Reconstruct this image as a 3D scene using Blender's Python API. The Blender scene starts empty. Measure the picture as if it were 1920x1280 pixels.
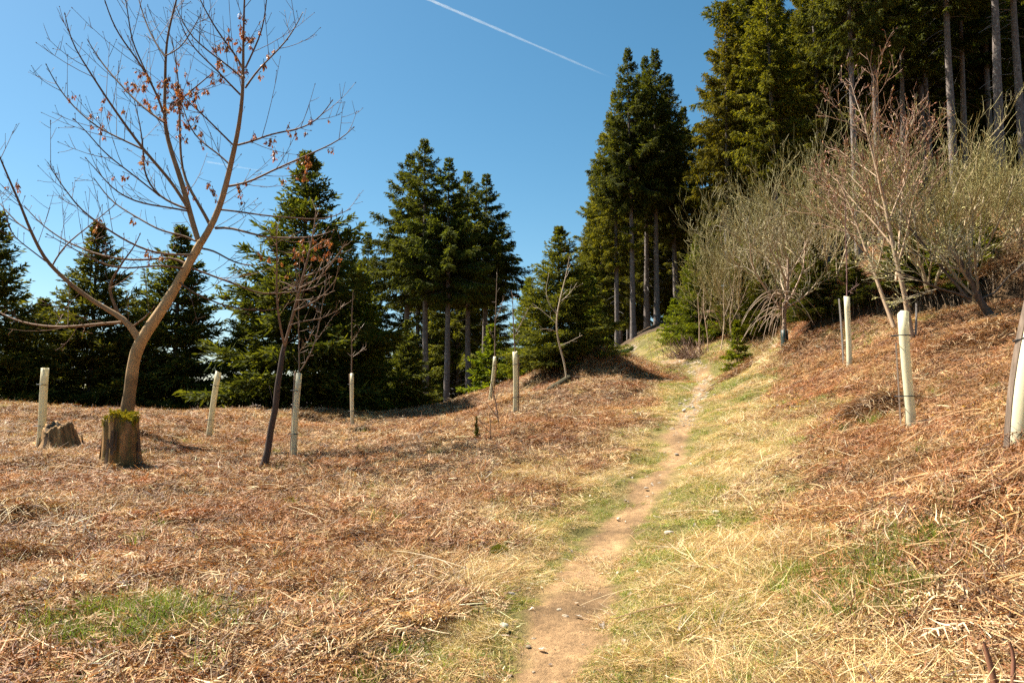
import bpy, math, random
import numpy as np
from mathutils import Vector, Matrix

SC = bpy.context.scene
COL = SC.collection
# ------------------------------------------------------------------ camera, sky, sun, exposure
CZ = 1.6                                   # eye height
PITCH = math.radians(4.5)
FPX = 1400.0                               # focal length in photograph pixels (1920 wide)
cam_data = bpy.data.cameras.new('camera')
cam_data.sensor_width = 36.0
cam_data.lens = FPX / 1920 * 36
cam_data.clip_start = 0.05
cam_data.clip_end = 20000
cam = bpy.data.objects.new('camera', cam_data)
COL.objects.link(cam)
cam.location = (0, 0, CZ)
cam.rotation_euler = (math.pi / 2 + PITCH, 0, 0)
SC.camera = cam

SUN_EL = math.radians(54)
SUN_ROT = math.radians(-66)                # clockwise from +Y: to the left, a little beyond the scene
world = bpy.data.worlds.new('World')
SC.world = world
world.use_nodes = True
wn = world.node_tree
sky = wn.nodes.new('ShaderNodeTexSky')
sky.sky_type = 'NISHITA'
sky.sun_disc = False
sky.sun_elevation = SUN_EL
sky.sun_rotation = SUN_ROT
sky.altitude = 600
sky.air_density = 1.0
sky.dust_density = 1.0
sky.ozone_density = 2.0
sat = wn.nodes.new('ShaderNodeHueSaturation'); sat.inputs['Saturation'].default_value = 1.25; sat.inputs['Hue'].default_value = .481
wn.links.new(sky.outputs[0], sat.inputs['Color']); wn.links.new(sat.outputs[0], wn.nodes['Background'].inputs[0])
wn.nodes['Background'].inputs[1].default_value = 0.0465

sun_data = bpy.data.lights.new('sun', 'SUN')
sun_data.energy = 5.0
sun_data.angle = math.radians(0.5)
sun_data.color = (1.0, 0.93, 0.81)
sun = bpy.data.objects.new('sun', sun_data)
COL.objects.link(sun)
sdir = Vector((math.sin(SUN_ROT) * math.cos(SUN_EL), math.cos(SUN_ROT) * math.cos(SUN_EL), math.sin(SUN_EL)))
sun.rotation_euler = (-sdir).to_track_quat('-Z', 'Y').to_euler()
sun.location = (-30, 15, 40)

SC.view_settings.view_transform = 'Standard'
SC.view_settings.look = 'None'
SC.view_settings.exposure = 1.68
SC.view_settings.gamma = 1.0
SC.view_settings.use_curve_mapping = False
SC.render.engine = 'CYCLES'
SC.cycles.use_denoising = False
SC.cycles.max_bounces = 4
SC.cycles.diffuse_bounces = 3
SC.cycles.adaptive_threshold = 0.02
SC.cycles.glossy_bounces = 2
SC.cycles.transmission_bounces = 4
SC.cycles.transparent_max_bounces = 8
SC.cycles.caustics_reflective = False
SC.cycles.caustics_refractive = False

# ------------------------------------------------------------------ helpers
def P(px, py, d):
    """photograph pixel at forward distance d (world y) -> world point"""
    u = (px - 960) / FPX
    v = (640 - py) / FPX
    t = d / (math.cos(PITCH) - v * math.sin(PITCH))
    return np.array([u * t, d, CZ + t * (math.sin(PITCH) + v * math.cos(PITCH))])

def nrm(a):
    return a / np.maximum(np.linalg.norm(a, axis=-1, keepdims=True), 1e-9)

def hash2(ix, iy, seed):
    n = (ix.astype(np.int64) * 374761393 + iy.astype(np.int64) * 668265263 + seed * 974634777) & 0xFFFFFFFF
    n = ((n ^ (n >> 13)) * 1274126177) & 0xFFFFFFFF
    n = n ^ (n >> 16)
    return (n & 0xFFFFFF) / float(0xFFFFFF)

def vnoise(x, y, scale, seed):
    x = np.asarray(x, float) / scale
    y = np.asarray(y, float) / scale
    ix, iy = np.floor(x), np.floor(y)
    fx, fy = x - ix, y - iy
    fx = fx * fx * (3 - 2 * fx); fy = fy * fy * (3 - 2 * fy)
    a = hash2(ix, iy, seed); b = hash2(ix + 1, iy, seed)
    c = hash2(ix, iy + 1, seed); d = hash2(ix + 1, iy + 1, seed)
    return (a * (1 - fx) + b * fx) * (1 - fy) + (c * (1 - fx) + d * fx) * fy

def fbm(x, y, scale, seed, octv=3):
    s = 0; amp = 1; tot = 0
    for k in range(octv):
        s = s + amp * vnoise(x, y, scale / 2 ** k, seed + k * 17); tot += amp; amp *= .5
    return s / tot

def smooth(a, b, x):
    t = np.clip((x - a) / (b - a), 0, 1)
    return t * t * (3 - 2 * t)

class Mesh:
    """collects kites, strips and tubes and links them as one mesh object"""
    def __init__(self):
        self.v = []; self.f4 = []; self.f3 = []; self.c = []; self.n = 0; self.paths = {}
    def add(self, v, f, c):
        v = np.asarray(v, float).reshape(-1, 3); f = np.asarray(f, int)
        c = np.asarray(c, float)
        if c.ndim == 1: c = np.tile(c, (len(v), 1))
        (self.f4 if f.shape[1] == 4 else self.f3).append(f + self.n)
        self.v.append(v); self.c.append(c); self.n += len(v)
    def kites(self, p, d, l, w, side, c, mid=.45):
        """flat lens-shaped leaves: p start (n,3), d unit direction, l length, w width, side unit width direction"""
        n = len(p); l = np.broadcast_to(l, (n,))[:, None]; w = np.broadcast_to(w, (n,))[:, None]
        v = np.stack([p, p + d * l * mid + side * w * .5, p + d * l, p + d * l * mid - side * w * .5], 1)
        f = np.arange(n * 4).reshape(n, 4)
        c = np.broadcast_to(c, (n, 3))
        self.add(v, f, np.repeat(c, 4, 0))
    def strips(self, pts, w, side, c, taper=.3):
        """ribbons: pts (n,k,3), w (n,), side (n,3)"""
        n, k, _ = pts.shape
        tw = np.linspace(1, taper, k)[None, :, None] * np.broadcast_to(w, (n,))[:, None, None] * .5
        L = pts + side[:, None] * tw; R = pts - side[:, None] * tw
        v = np.stack([L, R], 2).reshape(-1, 3)
        b = (np.arange(n) * 2 * k)[:, None] + (np.arange(k - 1) * 2)[None]
        f = np.stack([b, b + 1, b + 3, b + 2], -1).reshape(-1, 4)
        self.add(v, f, np.repeat(np.broadcast_to(c, (n, 3)), 2 * k, 0))
    def path(self, pts, r, c, k=3):
        pts = np.asarray(pts, float)
        r = np.asarray(r, float)
        c = np.asarray(c, float)
        if c.ndim == 1: c = np.tile(c, (len(pts), 1))
        self.paths.setdefault((len(pts), k), []).append((pts, r, c))
    def flush(self):
        for (n, k), L in self.paths.items():
            p = np.stack([a[0] for a in L]); r = np.stack([a[1] for a in L]); c = np.stack([a[2] for a in L])
            m = len(L)
            t = nrm(np.gradient(p, axis=1))
            ref = np.where((np.abs(t[:, :1, 2:3]) > .8), np.array([1., 0, 0]), np.array([0, 0, 1.]))
            a = nrm(np.cross(t, np.broadcast_to(ref, t.shape))); b = np.cross(t, a)
            ang = np.arange(k) / k * 2 * math.pi
            v = p[:, :, None] + r[:, :, None, None] * (a[:, :, None] * np.cos(ang)[None, None, :, None] + b[:, :, None] * np.sin(ang)[None, None, :, None])
            base = (np.arange(m) * n * k)[:, None, None]
            i = np.arange(n - 1)[None, :, None] * k; j = np.arange(k)[None, None]
            j2 = (j + 1) % k
            f = np.stack(np.broadcast_arrays(base + i + j, base + i + j2, base + i + k + j2, base + i + k + j), -1).reshape(-1, 4)
            self.add(v.reshape(-1, 3), f, np.repeat(c.reshape(-1, 3), k, 0))
        self.paths = {}
    def mesh(self, name, smooth_shade=False):
        self.flush()
        me = bpy.data.meshes.new(name)
        v = np.concatenate(self.v); c = np.concatenate(self.c)
        f4 = np.concatenate(self.f4) if self.f4 else np.zeros((0, 4), int)
        f3 = np.concatenate(self.f3) if self.f3 else np.zeros((0, 3), int)
        me.vertices.add(len(v)); me.vertices.foreach_set('co', v.astype(np.float32).ravel())
        me.loops.add(f4.size + f3.size); me.polygons.add(len(f4) + len(f3))
        me.loops.foreach_set('vertex_index', np.concatenate([f4.ravel(), f3.ravel()]).astype(np.int32))
        st = np.concatenate([np.arange(len(f4)) * 4, f4.size + np.arange(len(f3)) * 3]).astype(np.int32)
        me.polygons.foreach_set('loop_start', st)
        me.polygons.foreach_set('use_smooth', np.full(len(st), smooth_shade))
        at = me.color_attributes.new('col', 'FLOAT_COLOR', 'POINT')
        at.data.foreach_set('color', np.concatenate([c, np.ones((len(c), 1))], 1).astype(np.float32).ravel())
        me.update(calc_edges=True)
        return me

def obj(name, me, mat, parent=None):
    if isinstance(me, Mesh): me = me.mesh(name, True)
    if not me.materials: me.materials.append(mat)
    o = bpy.data.objects.new(name, me); COL.objects.link(o)
    if parent is not None: o.parent = parent
    return o

def tag(o, label=None, cat=None, group=None, kind=None):
    if label: o['label'] = label
    if cat: o['category'] = cat
    if group: o['group'] = group
    if kind: o['kind'] = kind
    return o

def thing(name, loc, label, cat, group=None, rz=0, scale=1):
    o = bpy.data.objects.new(name, None); COL.objects.link(o)
    o.location = [float(a) for a in loc]; o.rotation_euler = (0, 0, rz)
    o.scale = (scale,) * 3 if np.isscalar(scale) else scale
    o.empty_display_size = .2
    return tag(o, label, cat, group)

# ------------------------------------------------------------------ materials
def new_mat(name):
    m = bpy.data.materials.new(name); m.use_nodes = True
    nt = m.node_tree; nt.nodes.clear()
    out = nt.nodes.new('ShaderNodeOutputMaterial')
    return m, nt, out

def veg_mat(name, trans=.2, rough=.6, spec=.25, vary=.25, huevar=.03, tmul=(1.3, 1.3, .7)):
    m, nt, out = new_mat(name); N = nt.nodes; Lk = nt.links.new
    at = N.new('ShaderNodeAttribute'); at.attribute_name = 'col'
    oi = N.new('ShaderNodeObjectInfo')
    hs = N.new('ShaderNodeHueSaturation')
    mr = N.new('ShaderNodeMapRange'); mr.inputs[3].default_value = 1 - vary; mr.inputs[4].default_value = 1 + vary
    Lk(oi.outputs['Random'], mr.inputs[0]); Lk(mr.outputs[0], hs.inputs['Value'])
    mr2 = N.new('ShaderNodeMapRange'); mr2.inputs[3].default_value = .5 - huevar; mr2.inputs[4].default_value = .5 + huevar
    wn_ = N.new('ShaderNodeTexWhiteNoise'); wn_.noise_dimensions = '1D'
    Lk(oi.outputs['Random'], wn_.inputs['W']); Lk(wn_.outputs['Value'], mr2.inputs[0]); Lk(mr2.outputs[0], hs.inputs['Hue'])
    Lk(at.outputs['Color'], hs.inputs['Color'])
    b = N.new('ShaderNodeBsdfPrincipled'); b.inputs['Roughness'].default_value = rough; b.inputs['Specular IOR Level'].default_value = spec
    Lk(hs.outputs[0], b.inputs['Base Color'])
    if trans > 0:
        tr = N.new('ShaderNodeBsdfTranslucent')
        mu = N.new('ShaderNodeMix'); mu.data_type = 'RGBA'; mu.blend_type = 'MULTIPLY'; mu.inputs[0].default_value = 1
        Lk(hs.outputs[0], mu.inputs[6]); mu.inputs[7].default_value = (*tmul, 1)
        Lk(mu.outputs[2], tr.inputs[0])
        mx = N.new('ShaderNodeMixShader'); mx.inputs[0].default_value = trans
        Lk(b.outputs[0], mx.inputs[1]); Lk(tr.outputs[0], mx.inputs[2]); Lk(mx.outputs[0], out.inputs[0])
    else:
        Lk(b.outputs[0], out.inputs[0])
    return m

def bark_mat(name, dark=.55, scale=18, stretch=.25, bump=.4, speck=None):
    """vertex colour broken up with streaky noise and relief"""
    m, nt, out = new_mat(name); N = nt.nodes; Lk = nt.links.new
    at = N.new('ShaderNodeAttribute'); at.attribute_name = 'col'
    tc = N.new('ShaderNodeTexCoord'); mp = N.new('ShaderNodeMapping'); mp.inputs['Scale'].default_value = (1, 1, stretch)
    Lk(tc.outputs['Object'], mp.inputs[0])
    n1 = N.new('ShaderNodeTexNoise'); n1.inputs['Scale'].default_value = scale; n1.inputs['Detail'].default_value = 6; n1.inputs['Roughness'].default_value = .65
    Lk(mp.outputs[0], n1.inputs['Vector'])
    mr = N.new('ShaderNodeMapRange'); mr.inputs[1].default_value = .3; mr.inputs[2].default_value = .7; mr.inputs[3].default_value = dark; mr.inputs[4].default_value = 1.25
    Lk(n1.outputs[0], mr.inputs[0])
    mu = N.new('ShaderNodeVectorMath'); mu.operation = 'SCALE'
    Lk(at.outputs['Color'], mu.inputs[0]); Lk(mr.outputs[0], mu.inputs['Scale'])
    col = mu.outputs[0]
    if speck:
        n2 = N.new('ShaderNodeTexNoise'); n2.inputs['Scale'].default_value = 9; n2.inputs['Detail'].default_value = 4
        Lk(tc.outputs['Object'], n2.inputs['Vector'])
        r2 = N.new('ShaderNodeMapRange'); r2.inputs[1].default_value = .55; r2.inputs[2].default_value = .68
        Lk(n2.outputs[0], r2.inputs[0])
        mx = N.new('ShaderNodeMix'); mx.data_type = 'RGBA'; Lk(r2.outputs[0], mx.inputs[0]); Lk(col, mx.inputs[6]); mx.inputs[7].default_value = (*speck, 1)
        col = mx.outputs[2]
    b = N.new('ShaderNodeBsdfPrincipled'); b.inputs['Roughness'].default_value = .8; b.inputs['Specular IOR Level'].default_value = .2
    Lk(col, b.inputs['Base Color'])
    if bump:
        bp = N.new('ShaderNodeBump'); bp.inputs['Strength'].default_value = bump; bp.inputs['Distance'].default_value = .02
        Lk(n1.outputs[0], bp.inputs['Height']); Lk(bp.outputs[0], b.inputs['Normal'])
    Lk(b.outputs[0], out.inputs[0])
    return m

def ground_mat():
    m, nt, out = new_mat('ground'); N = nt.nodes; Lk = nt.links.new
    at = N.new('ShaderNodeAttribute'); at.attribute_name = 'col'
    geo = N.new('ShaderNodeNewGeometry')
    n1 = N.new('ShaderNodeTexNoise'); n1.inputs['Scale'].default_value = 14; n1.inputs['Detail'].default_value = 8; n1.inputs['Roughness'].default_value = .7
    n2 = N.new('ShaderNodeTexNoise'); n2.inputs['Scale'].default_value = 2.2; n2.inputs['Detail'].default_value = 5
    Lk(geo.outputs['Position'], n1.inputs['Vector']); Lk(geo.outputs['Position'], n2.inputs['Vector'])
    mr = N.new('ShaderNodeMapRange'); mr.inputs[1].default_value = .3; mr.inputs[2].default_value = .7; mr.inputs[3].default_value = .55; mr.inputs[4].default_value = 1.4
    Lk(n1.outputs[0], mr.inputs[0])
    mr2 = N.new('ShaderNodeMapRange'); mr2.inputs[1].default_value = .3; mr2.inputs[2].default_value = .7; mr2.inputs[3].default_value = .8; mr2.inputs[4].default_value = 1.2
    Lk(n2.outputs[0], mr2.inputs[0])
    mm = N.new('ShaderNodeMath'); mm.operation = 'MULTIPLY'; Lk(mr.outputs[0], mm.inputs[0]); Lk(mr2.outputs[0], mm.inputs[1])
    sc = N.new('ShaderNodeVectorMath'); sc.operation = 'SCALE'; Lk(at.outputs['Color'], sc.inputs[0]); Lk(mm.outputs[0], sc.inputs['Scale'])
    b = N.new('ShaderNodeBsdfPrincipled'); b.inputs['Roughness'].default_value = .9; b.inputs['Specular IOR Level'].default_value = .15
    Lk(sc.outputs[0], b.inputs['Base Color'])
    n3 = N.new('ShaderNodeTexNoise'); n3.inputs['Scale'].default_value = 38; n3.inputs['Detail'].default_value = 8; n3.inputs['Roughness'].default_value = .7
    Lk(geo.outputs['Position'], n3.inputs['Vector'])
    bp = N.new('ShaderNodeBump'); bp.inputs['Strength'].default_value = .9; bp.inputs['Distance'].default_value = .03
    Lk(n3.outputs[0], bp.inputs['Height']); Lk(bp.outputs[0], b.inputs['Normal'])
    Lk(b.outputs[0], out.inputs[0])
    return m

M_GROUND = ground_mat()
M_NEEDLE = veg_mat('spruce_needles', trans=.38, rough=.8, spec=.1, vary=.18, huevar=.012, tmul=(1.5, 1.4, .5))
M_LITTER = veg_mat('dead_bracken', trans=.18, rough=.6, spec=.3, vary=.3, huevar=.01, tmul=(1.3, 1.0, .6))
M_STRAW = veg_mat('dry_grass', trans=.25, rough=.45, spec=.4, vary=.18, huevar=.01, tmul=(1.2, 1.1, .8))
M_GRASS = veg_mat('green_grass', trans=.35, rough=.45, spec=.35, vary=.2, huevar=.015)
M_LEAF = veg_mat('dead_leaf', trans=.2, rough=.6, spec=.3, vary=.25, huevar=.01, tmul=(1.3, 1.0, .6))
M_SEED = veg_mat('dry_maple_seeds', trans=.4, rough=.5, spec=.3, vary=.25, huevar=.015, tmul=(1.4, .95, .5))
M_MOSS = veg_mat('moss', trans=.2, rough=.8, spec=.1, vary=.1)
M_TWIG = veg_mat('bare_twigs', trans=0, rough=.6, spec=.3, vary=.08, huevar=.006)
M_BARK_SPRUCE = bark_mat('spruce_bark', dark=.4, scale=14, stretch=.35, bump=.8, speck=(.26, .24, .21))
M_BARK_MAPLE = bark_mat('maple_bark', dark=.75, scale=3.5, stretch=.8, bump=.12)
M_BARK_DARK = bark_mat('dark_bark', dark=.5, scale=20, stretch=.2, bump=.5)
M_STUMP = bark_mat('rotten_wood', dark=.35, scale=22, stretch=.12, bump=.9)
M_STONE = bark_mat('stone', dark=.6, scale=12, stretch=1, bump=.4)
M_STAKE = bark_mat('weathered_stake', dark=.65, scale=25, stretch=.08, bump=.4)

def tube_mat():
    m, nt, out = new_mat('cream_plastic'); N = nt.nodes; Lk = nt.links.new
    at = N.new('ShaderNodeAttribute'); at.attribute_name = 'col'
    tc = N.new('ShaderNodeTexCoord')
    n1 = N.new('ShaderNodeTexNoise'); n1.inputs['Scale'].default_value = 5; n1.inputs['Detail'].default_value = 5
    Lk(tc.outputs['Object'], n1.inputs['Vector'])
    mr = N.new('ShaderNodeMapRange'); mr.inputs[1].default_value = .3; mr.inputs[2].default_value = .75; mr.inputs[3].default_value = 1.05; mr.inputs[4].default_value = .9
    Lk(n1.outputs[0], mr.inputs[0])
    sc = N.new('ShaderNodeVectorMath'); sc.operation = 'SCALE'; Lk(at.outputs['Color'], sc.inputs[0]); Lk(mr.outputs[0], sc.inputs['Scale'])
    b = N.new('ShaderNodeBsdfPrincipled'); b.inputs['Roughness'].default_value = .4
    Lk(sc.outputs[0], b.inputs['Base Color'])
    tr = N.new('ShaderNodeBsdfTranslucent'); Lk(sc.outputs[0], tr.inputs[0])
    mx = N.new('ShaderNodeMixShader'); mx.inputs[0].default_value = .35
    Lk(b.outputs[0], mx.inputs[1]); Lk(tr.outputs[0], mx.inputs[2]); Lk(mx.outputs[0], out.inputs[0])
    return m
M_TUBE = tube_mat()

def contrail_mat(dens):
    m, nt, out = new_mat('contrail'); N = nt.nodes; Lk = nt.links.new
    at = N.new('ShaderNodeAttribute'); at.attribute_name = 'col'
    tc = N.new('ShaderNodeTexCoord')
    n1 = N.new('ShaderNodeTexNoise'); n1.inputs['Scale'].default_value = .03; n1.inputs['Detail'].default_value = 3
    Lk(tc.outputs['Object'], n1.inputs['Vector'])
    mr = N.new('ShaderNodeMapRange'); mr.inputs[1].default_value = .25; mr.inputs[2].default_value = .75; mr.inputs[3].default_value = .55 * dens; mr.inputs[4].default_value = dens
    Lk(n1.outputs[0], mr.inputs[0])
    mu = N.new('ShaderNodeMath'); mu.operation = 'MULTIPLY'; Lk(mr.outputs[0], mu.inputs[0]); Lk(at.outputs['Fac'], mu.inputs[1])
    d = N.new('ShaderNodeBsdfDiffuse'); d.inputs[0].default_value = (.9, .92, .95, 1)
    tl = N.new('ShaderNodeBsdfTranslucent'); tl.inputs[0].default_value = (.9, .92, .95, 1)
    m0 = N.new('ShaderNodeMixShader'); m0.inputs[0].default_value = .5; Lk(d.outputs[0], m0.inputs[1]); Lk(tl.outputs[0], m0.inputs[2])
    t = N.new('ShaderNodeBsdfTransparent')
    mx = N.new('ShaderNodeMixShader'); Lk(mu.outputs[0], mx.inputs[0]); Lk(t.outputs[0], mx.inputs[1]); Lk(m0.outputs[0], mx.inputs[2]); Lk(mx.outputs[0], out.inputs[0])
    return m

# ------------------------------------------------------------------ terrain
GP = [  # photograph pixel of a ground point, forward distance
 (0,1280,4.3),(500,1280,4.3),(1020,1280,4.3),(1500,1280,4.0),(1920,1280,3.5),(1920,1050,4.6),
 (0,1050,7.3),(400,1000,8.2),(750,985,8.6),(1090,1050,6.7),(1200,940,9.0),(1345,967,7.8),(1600,960,6.7),(1900,858,5.8),
 (72,845,13.5),(225,880,11.2),(0,900,10.5),(495,885,11.5),(553,865,12.7),(400,827,16.2),(660,801,21.0),
 (150,778,22),(0,765,20),(400,778,24),(600,779,26),(740,777,27),(870,765,28),
 (965,782,17.2),(925,757,23.6),(900,744,27),(935,812,14),(800,830,14),(700,900,11),
 (1062,725,21),(1010,700,24),(1000,850,12.5),(1130,690,23),(1180,665,27),
 (1270,830,13),(1310,740,19),(1325,705,23),(1215,675,28),(1190,640,37),(1240,625,40),
 (1450,850,10.5),(1450,730,17),(1400,690,20.5),(1380,710,19.5),(1255,688,26),(1468,658,18.8),(1430,675,19.5),(1592,695,15),(1708,812,9.2),(1820,740,10.5),
 (1712,640,16),(1640,600,18.8),(1620,533,20.4),(1560,622,18.8),(1870,592,15.5),(1780,587,17.3),(1800,540,18.6),(1700,538,19.3),(1920,470,23),(1870,430,26),
 (1612,525,28),(1875,385,29),(1340,658,25),(1300,668,25.5),(1420,652,23),(1500,625,22.5),
 (1187,630,45),(1230,608,46),(1463,520,42),
]
AN = [  # further ground points, metres, height relative to the eye
 (-8,0,-1.75),(0,0,-1.75),(3,0,-1.3),(7,0,.3),(0,-6,-1.9),(-12,5,-1.6),(-20,12,-1.6),(12,3,2.2),(14,9,2.2),(25,15,6.2),(30,30,9.5),(45,30,13),
 (20,45,8.5),(35,60,14),(12,62,6),(-14,36,-3),(-6,42,-3),(-25,35,-4.5),(-40,30,-8),(0,46,-2.2),(-20,60,-10),(-40,80,-18),(0,80,-7),(20,80,8),
 (-60,15,-10),(-18,28,-2.2),(-10,31,-2.2),(-3,33,-1.6),(60,60,20),(60,0,14),(-40,-20,-8),(30,-20,6),(0,-40,-6),(5,34,1.6),(1.2,30,.2),
]
_c = [tuple(P(*g)) for g in GP] + [(x, y, z + CZ) for x, y, z in AN]
_c = np.array(_c)
# the cut bank under the shrubs on the right: a step up to .8 m high along this line
BANK = np.array([P(*q)[:2] for q in [(1500,622,20.2),(1560,612,19.6),(1640,598,19.0),(1700,591,18.4),(1780,584,17.7),(1850,578,17.1),(1920,570,16.5),(2050,560,15.5)]])
def bank_step(x, y):
    yl = np.interp(x, BANK[:, 0], BANK[:, 1]); jag = .18 * np.sin(x * 2.1) + .1 * np.sin(x * 5.3 + 1)
    k = smooth(BANK[0, 0] - .3, BANK[2, 0], x) * smooth(BANK[-1, 0] + 3, BANK[-1, 0], x)
    return (1.0 + .15 * np.sin(x * 1.7)) * k * smooth(0, .3, y - yl - jag) * smooth(9, 2, y - yl)
_c[:, 2] -= bank_step(_c[:, 0], _c[:, 1])
_k = 1.6
def _phi(a, b):
    return np.sqrt(((a[:, None] - b[None]) ** 2).sum(-1) + _k * _k)
_A = _phi(_c[:, :2], _c[:, :2]) - np.eye(len(_c)) * .06
_zm = -1.0
_w = np.linalg.solve(_A, _c[:, 2] - _zm)

PATH_PX = [(985,1400,3.3),(1010,1280,4.3),(1055,1130,5.7),(1095,1050,6.7),(1145,985,7.9),(1205,930,9.2),(1255,870,11.2),(1275,810,13.8),(1290,770,16.5),(1312,735,19.5),(1325,710,22.5),(1295,692,25),(1215,675,28),(1190,655,32),(1185,640,37)]
_pp = np.array([P(*q)[:2] for q in PATH_PX])
_pp = np.vstack([[_pp[0] + (_pp[0] - _pp[1]) * 6], _pp])
_t = np.concatenate([[0], np.cumsum(np.linalg.norm(np.diff(_pp, axis=0), axis=1))])
_ts = np.linspace(0, _t[-1], 260)
PATH = np.stack([np.interp(_ts, _t, _pp[:, 0]), np.interp(_ts, _t, _pp[:, 1])], 1)
for _ in range(6):
    PATH[1:-1] = (PATH[:-2] + 2 * PATH[1:-1] + PATH[2:]) / 4
PTAN = nrm(np.gradient(PATH, axis=0))

def path_s(x, y):
    """signed sideways distance from the path's centre line (+ = right)"""
    x = np.ravel(x); y = np.ravel(y); out = np.empty(len(x))
    for i in range(0, len(x), 20000):
        dx = x[i:i + 20000, None] - PATH[None, :, 0]; dy = y[i:i + 20000, None] - PATH[None, :, 1]
        d2 = dx * dx + dy * dy; j = d2.argmin(1); r = np.arange(len(j))
        s = dx[r, j] * PTAN[j, 1] - dy[r, j] * PTAN[j, 0]
        out[i:i + 20000] = np.sign(s) * np.sqrt(d2[r, j])
    return out

def base_h(x, y):
    q = np.stack([np.ravel(x), np.ravel(y)], 1); out = np.empty(len(q))
    for i in range(0, len(q), 20000):
        out[i:i + 20000] = _phi(q[i:i + 20000], _c[:, :2]) @ _w + _zm
    r = np.hypot(q[:, 0], q[:, 1] - 25)
    far = np.clip(q[:, 0] * .12, -45, 25)
    k = smooth(70, 150, r)
    return out * (1 - k) + far * k

BUMPS = []   # x, y, height, radius x, radius y
def bump_px(px, py, d, h, rx, ry=None):
    p = P(px, py, d); BUMPS.append((p[0], p[1], h, rx, ry or rx))
bump_px(240, 800, 14.3, .22, 1.0); bump_px(330, 800, 17, .15, 1.2, .6); bump_px(130, 870, 11.6, .12, .9, .5)
bump_px(1128, 690, 23.2, .42, 1.0, .8); bump_px(1830, 640, 13.4, .3, 1.2, .6); bump_px(40, 975, 8.4, .12, .7, .4)
bump_px(1000, 745, 20, .18, 1.2, .8); bump_px(700, 1010, 8, .06, .6, .3); bump_px(1660, 770, 11, .14, .8, .5)
bump_px(90, 1052, 7.2, -.16, .45, .07); bump_px(960, 960, 8.8, .06, .5, .3)

def height(x, y, fine=True):
    shp = np.shape(x); x = np.ravel(np.asarray(x, float)); y = np.ravel(np.asarray(y, float))
    z = base_h(x, y) + bank_step(x, y)
    for bx, by, h, rx, ry in BUMPS:
        z = z + h * np.exp(-((x - bx) / rx) ** 2 - ((y - by) / ry) ** 2)
    r = np.hypot(x, y)
    z = z + (fbm(x, y, 2.6, 5) - .5) * .28 * smooth(1, 8, r)
    if fine:
        s = np.abs(path_s(x, y)); on = smooth(.25, .6, s + (fbm(x, y, .5, 9) - .5) * .3)
        z = z - .05 * (1 - on) * smooth(60, 40, r)
        z = z + (fbm(x, y, .55, 21) - .5) * (.045 + .075 * on) + (vnoise(x, y, .09, 33) - .5) * (.03 - .004 * on)
    return z.reshape(shp)

def gz(x, y):
    return float(height(np.array([x]), np.array([y]))[0])

def base_at(px, d):
    """point on the ground below photograph column px at distance d"""
    x = (px - 960) / FPX * d
    for _ in range(4):
        z = gz(x, d)
        t = (d + (z - CZ) * math.tan(PITCH)) * math.cos(PITCH)
        x = (px - 960) / FPX * t
    return np.array([x, d, gz(x, d)])

def ground_hit(px, py):
    u = (px - 960) / FPX; v = (640 - py) / FPX
    dr = np.array([u, math.cos(PITCH) - v * math.sin(PITCH), math.sin(PITCH) + v * math.cos(PITCH)])
    t = np.geomspace(2.5, 80, 900)
    p = dr[None] * t[:, None] + np.array([0, 0, CZ])
    h = height(p[:, 0], p[:, 1])
    i = np.argmax(p[:, 2] < h)
    return np.array([p[i, 0], p[i, 1], h[i]])

# zones of the ground: dirt path, green grass, straw, dead bracken
PATCH_GREEN = [(1290,690,1.2,2.2,1.0),(1370,720,.9,1.5,.9),(250,1175,.55,.22,1.0),(1590,1085,.42,.4,1.0),(1720,1010,.3,.25,.8),(1500,765,.8,1.6,.7),(1240,735,.5,1.5,.8),(1420,690,1.6,1.6,1.0),
               (1620,640,2.2,1.0,.8),(1850,690,.9,.25,.6),(1200,785,.5,1.4,.8),(1190,640,1.2,6,1.0),(1650,790,.5,.3,.9),(1500,800,.9,.5,.6),(935,1040,.12,.1,.8),
               (1450,640,1.5,.6,1.),(1890,480,2.5,2.5,.7)]
PATCH_STRAW = [(880,1080,.5,.5,1.),(960,985,.4,.4,1.),(1480,1040,.7,.6,.8),(1540,900,.7,.7,.7),(1420,820,1.0,1.5,.9),(1330,1180,.5,.3,.7),(1050,900,.7,.9,.8),
               (800,1190,.35,.2,.6),(1500,1230,.5,.2,.6),(1000,1010,.3,.5,1.),(600,940,1.2,.35,.45)]
PG = [(ground_hit(a, b), c, d, e) for a, b, c, d, e in PATCH_GREEN]
PS = [(ground_hit(a, b), c, d, e) for a, b, c, d, e in PATCH_STRAW]
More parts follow.
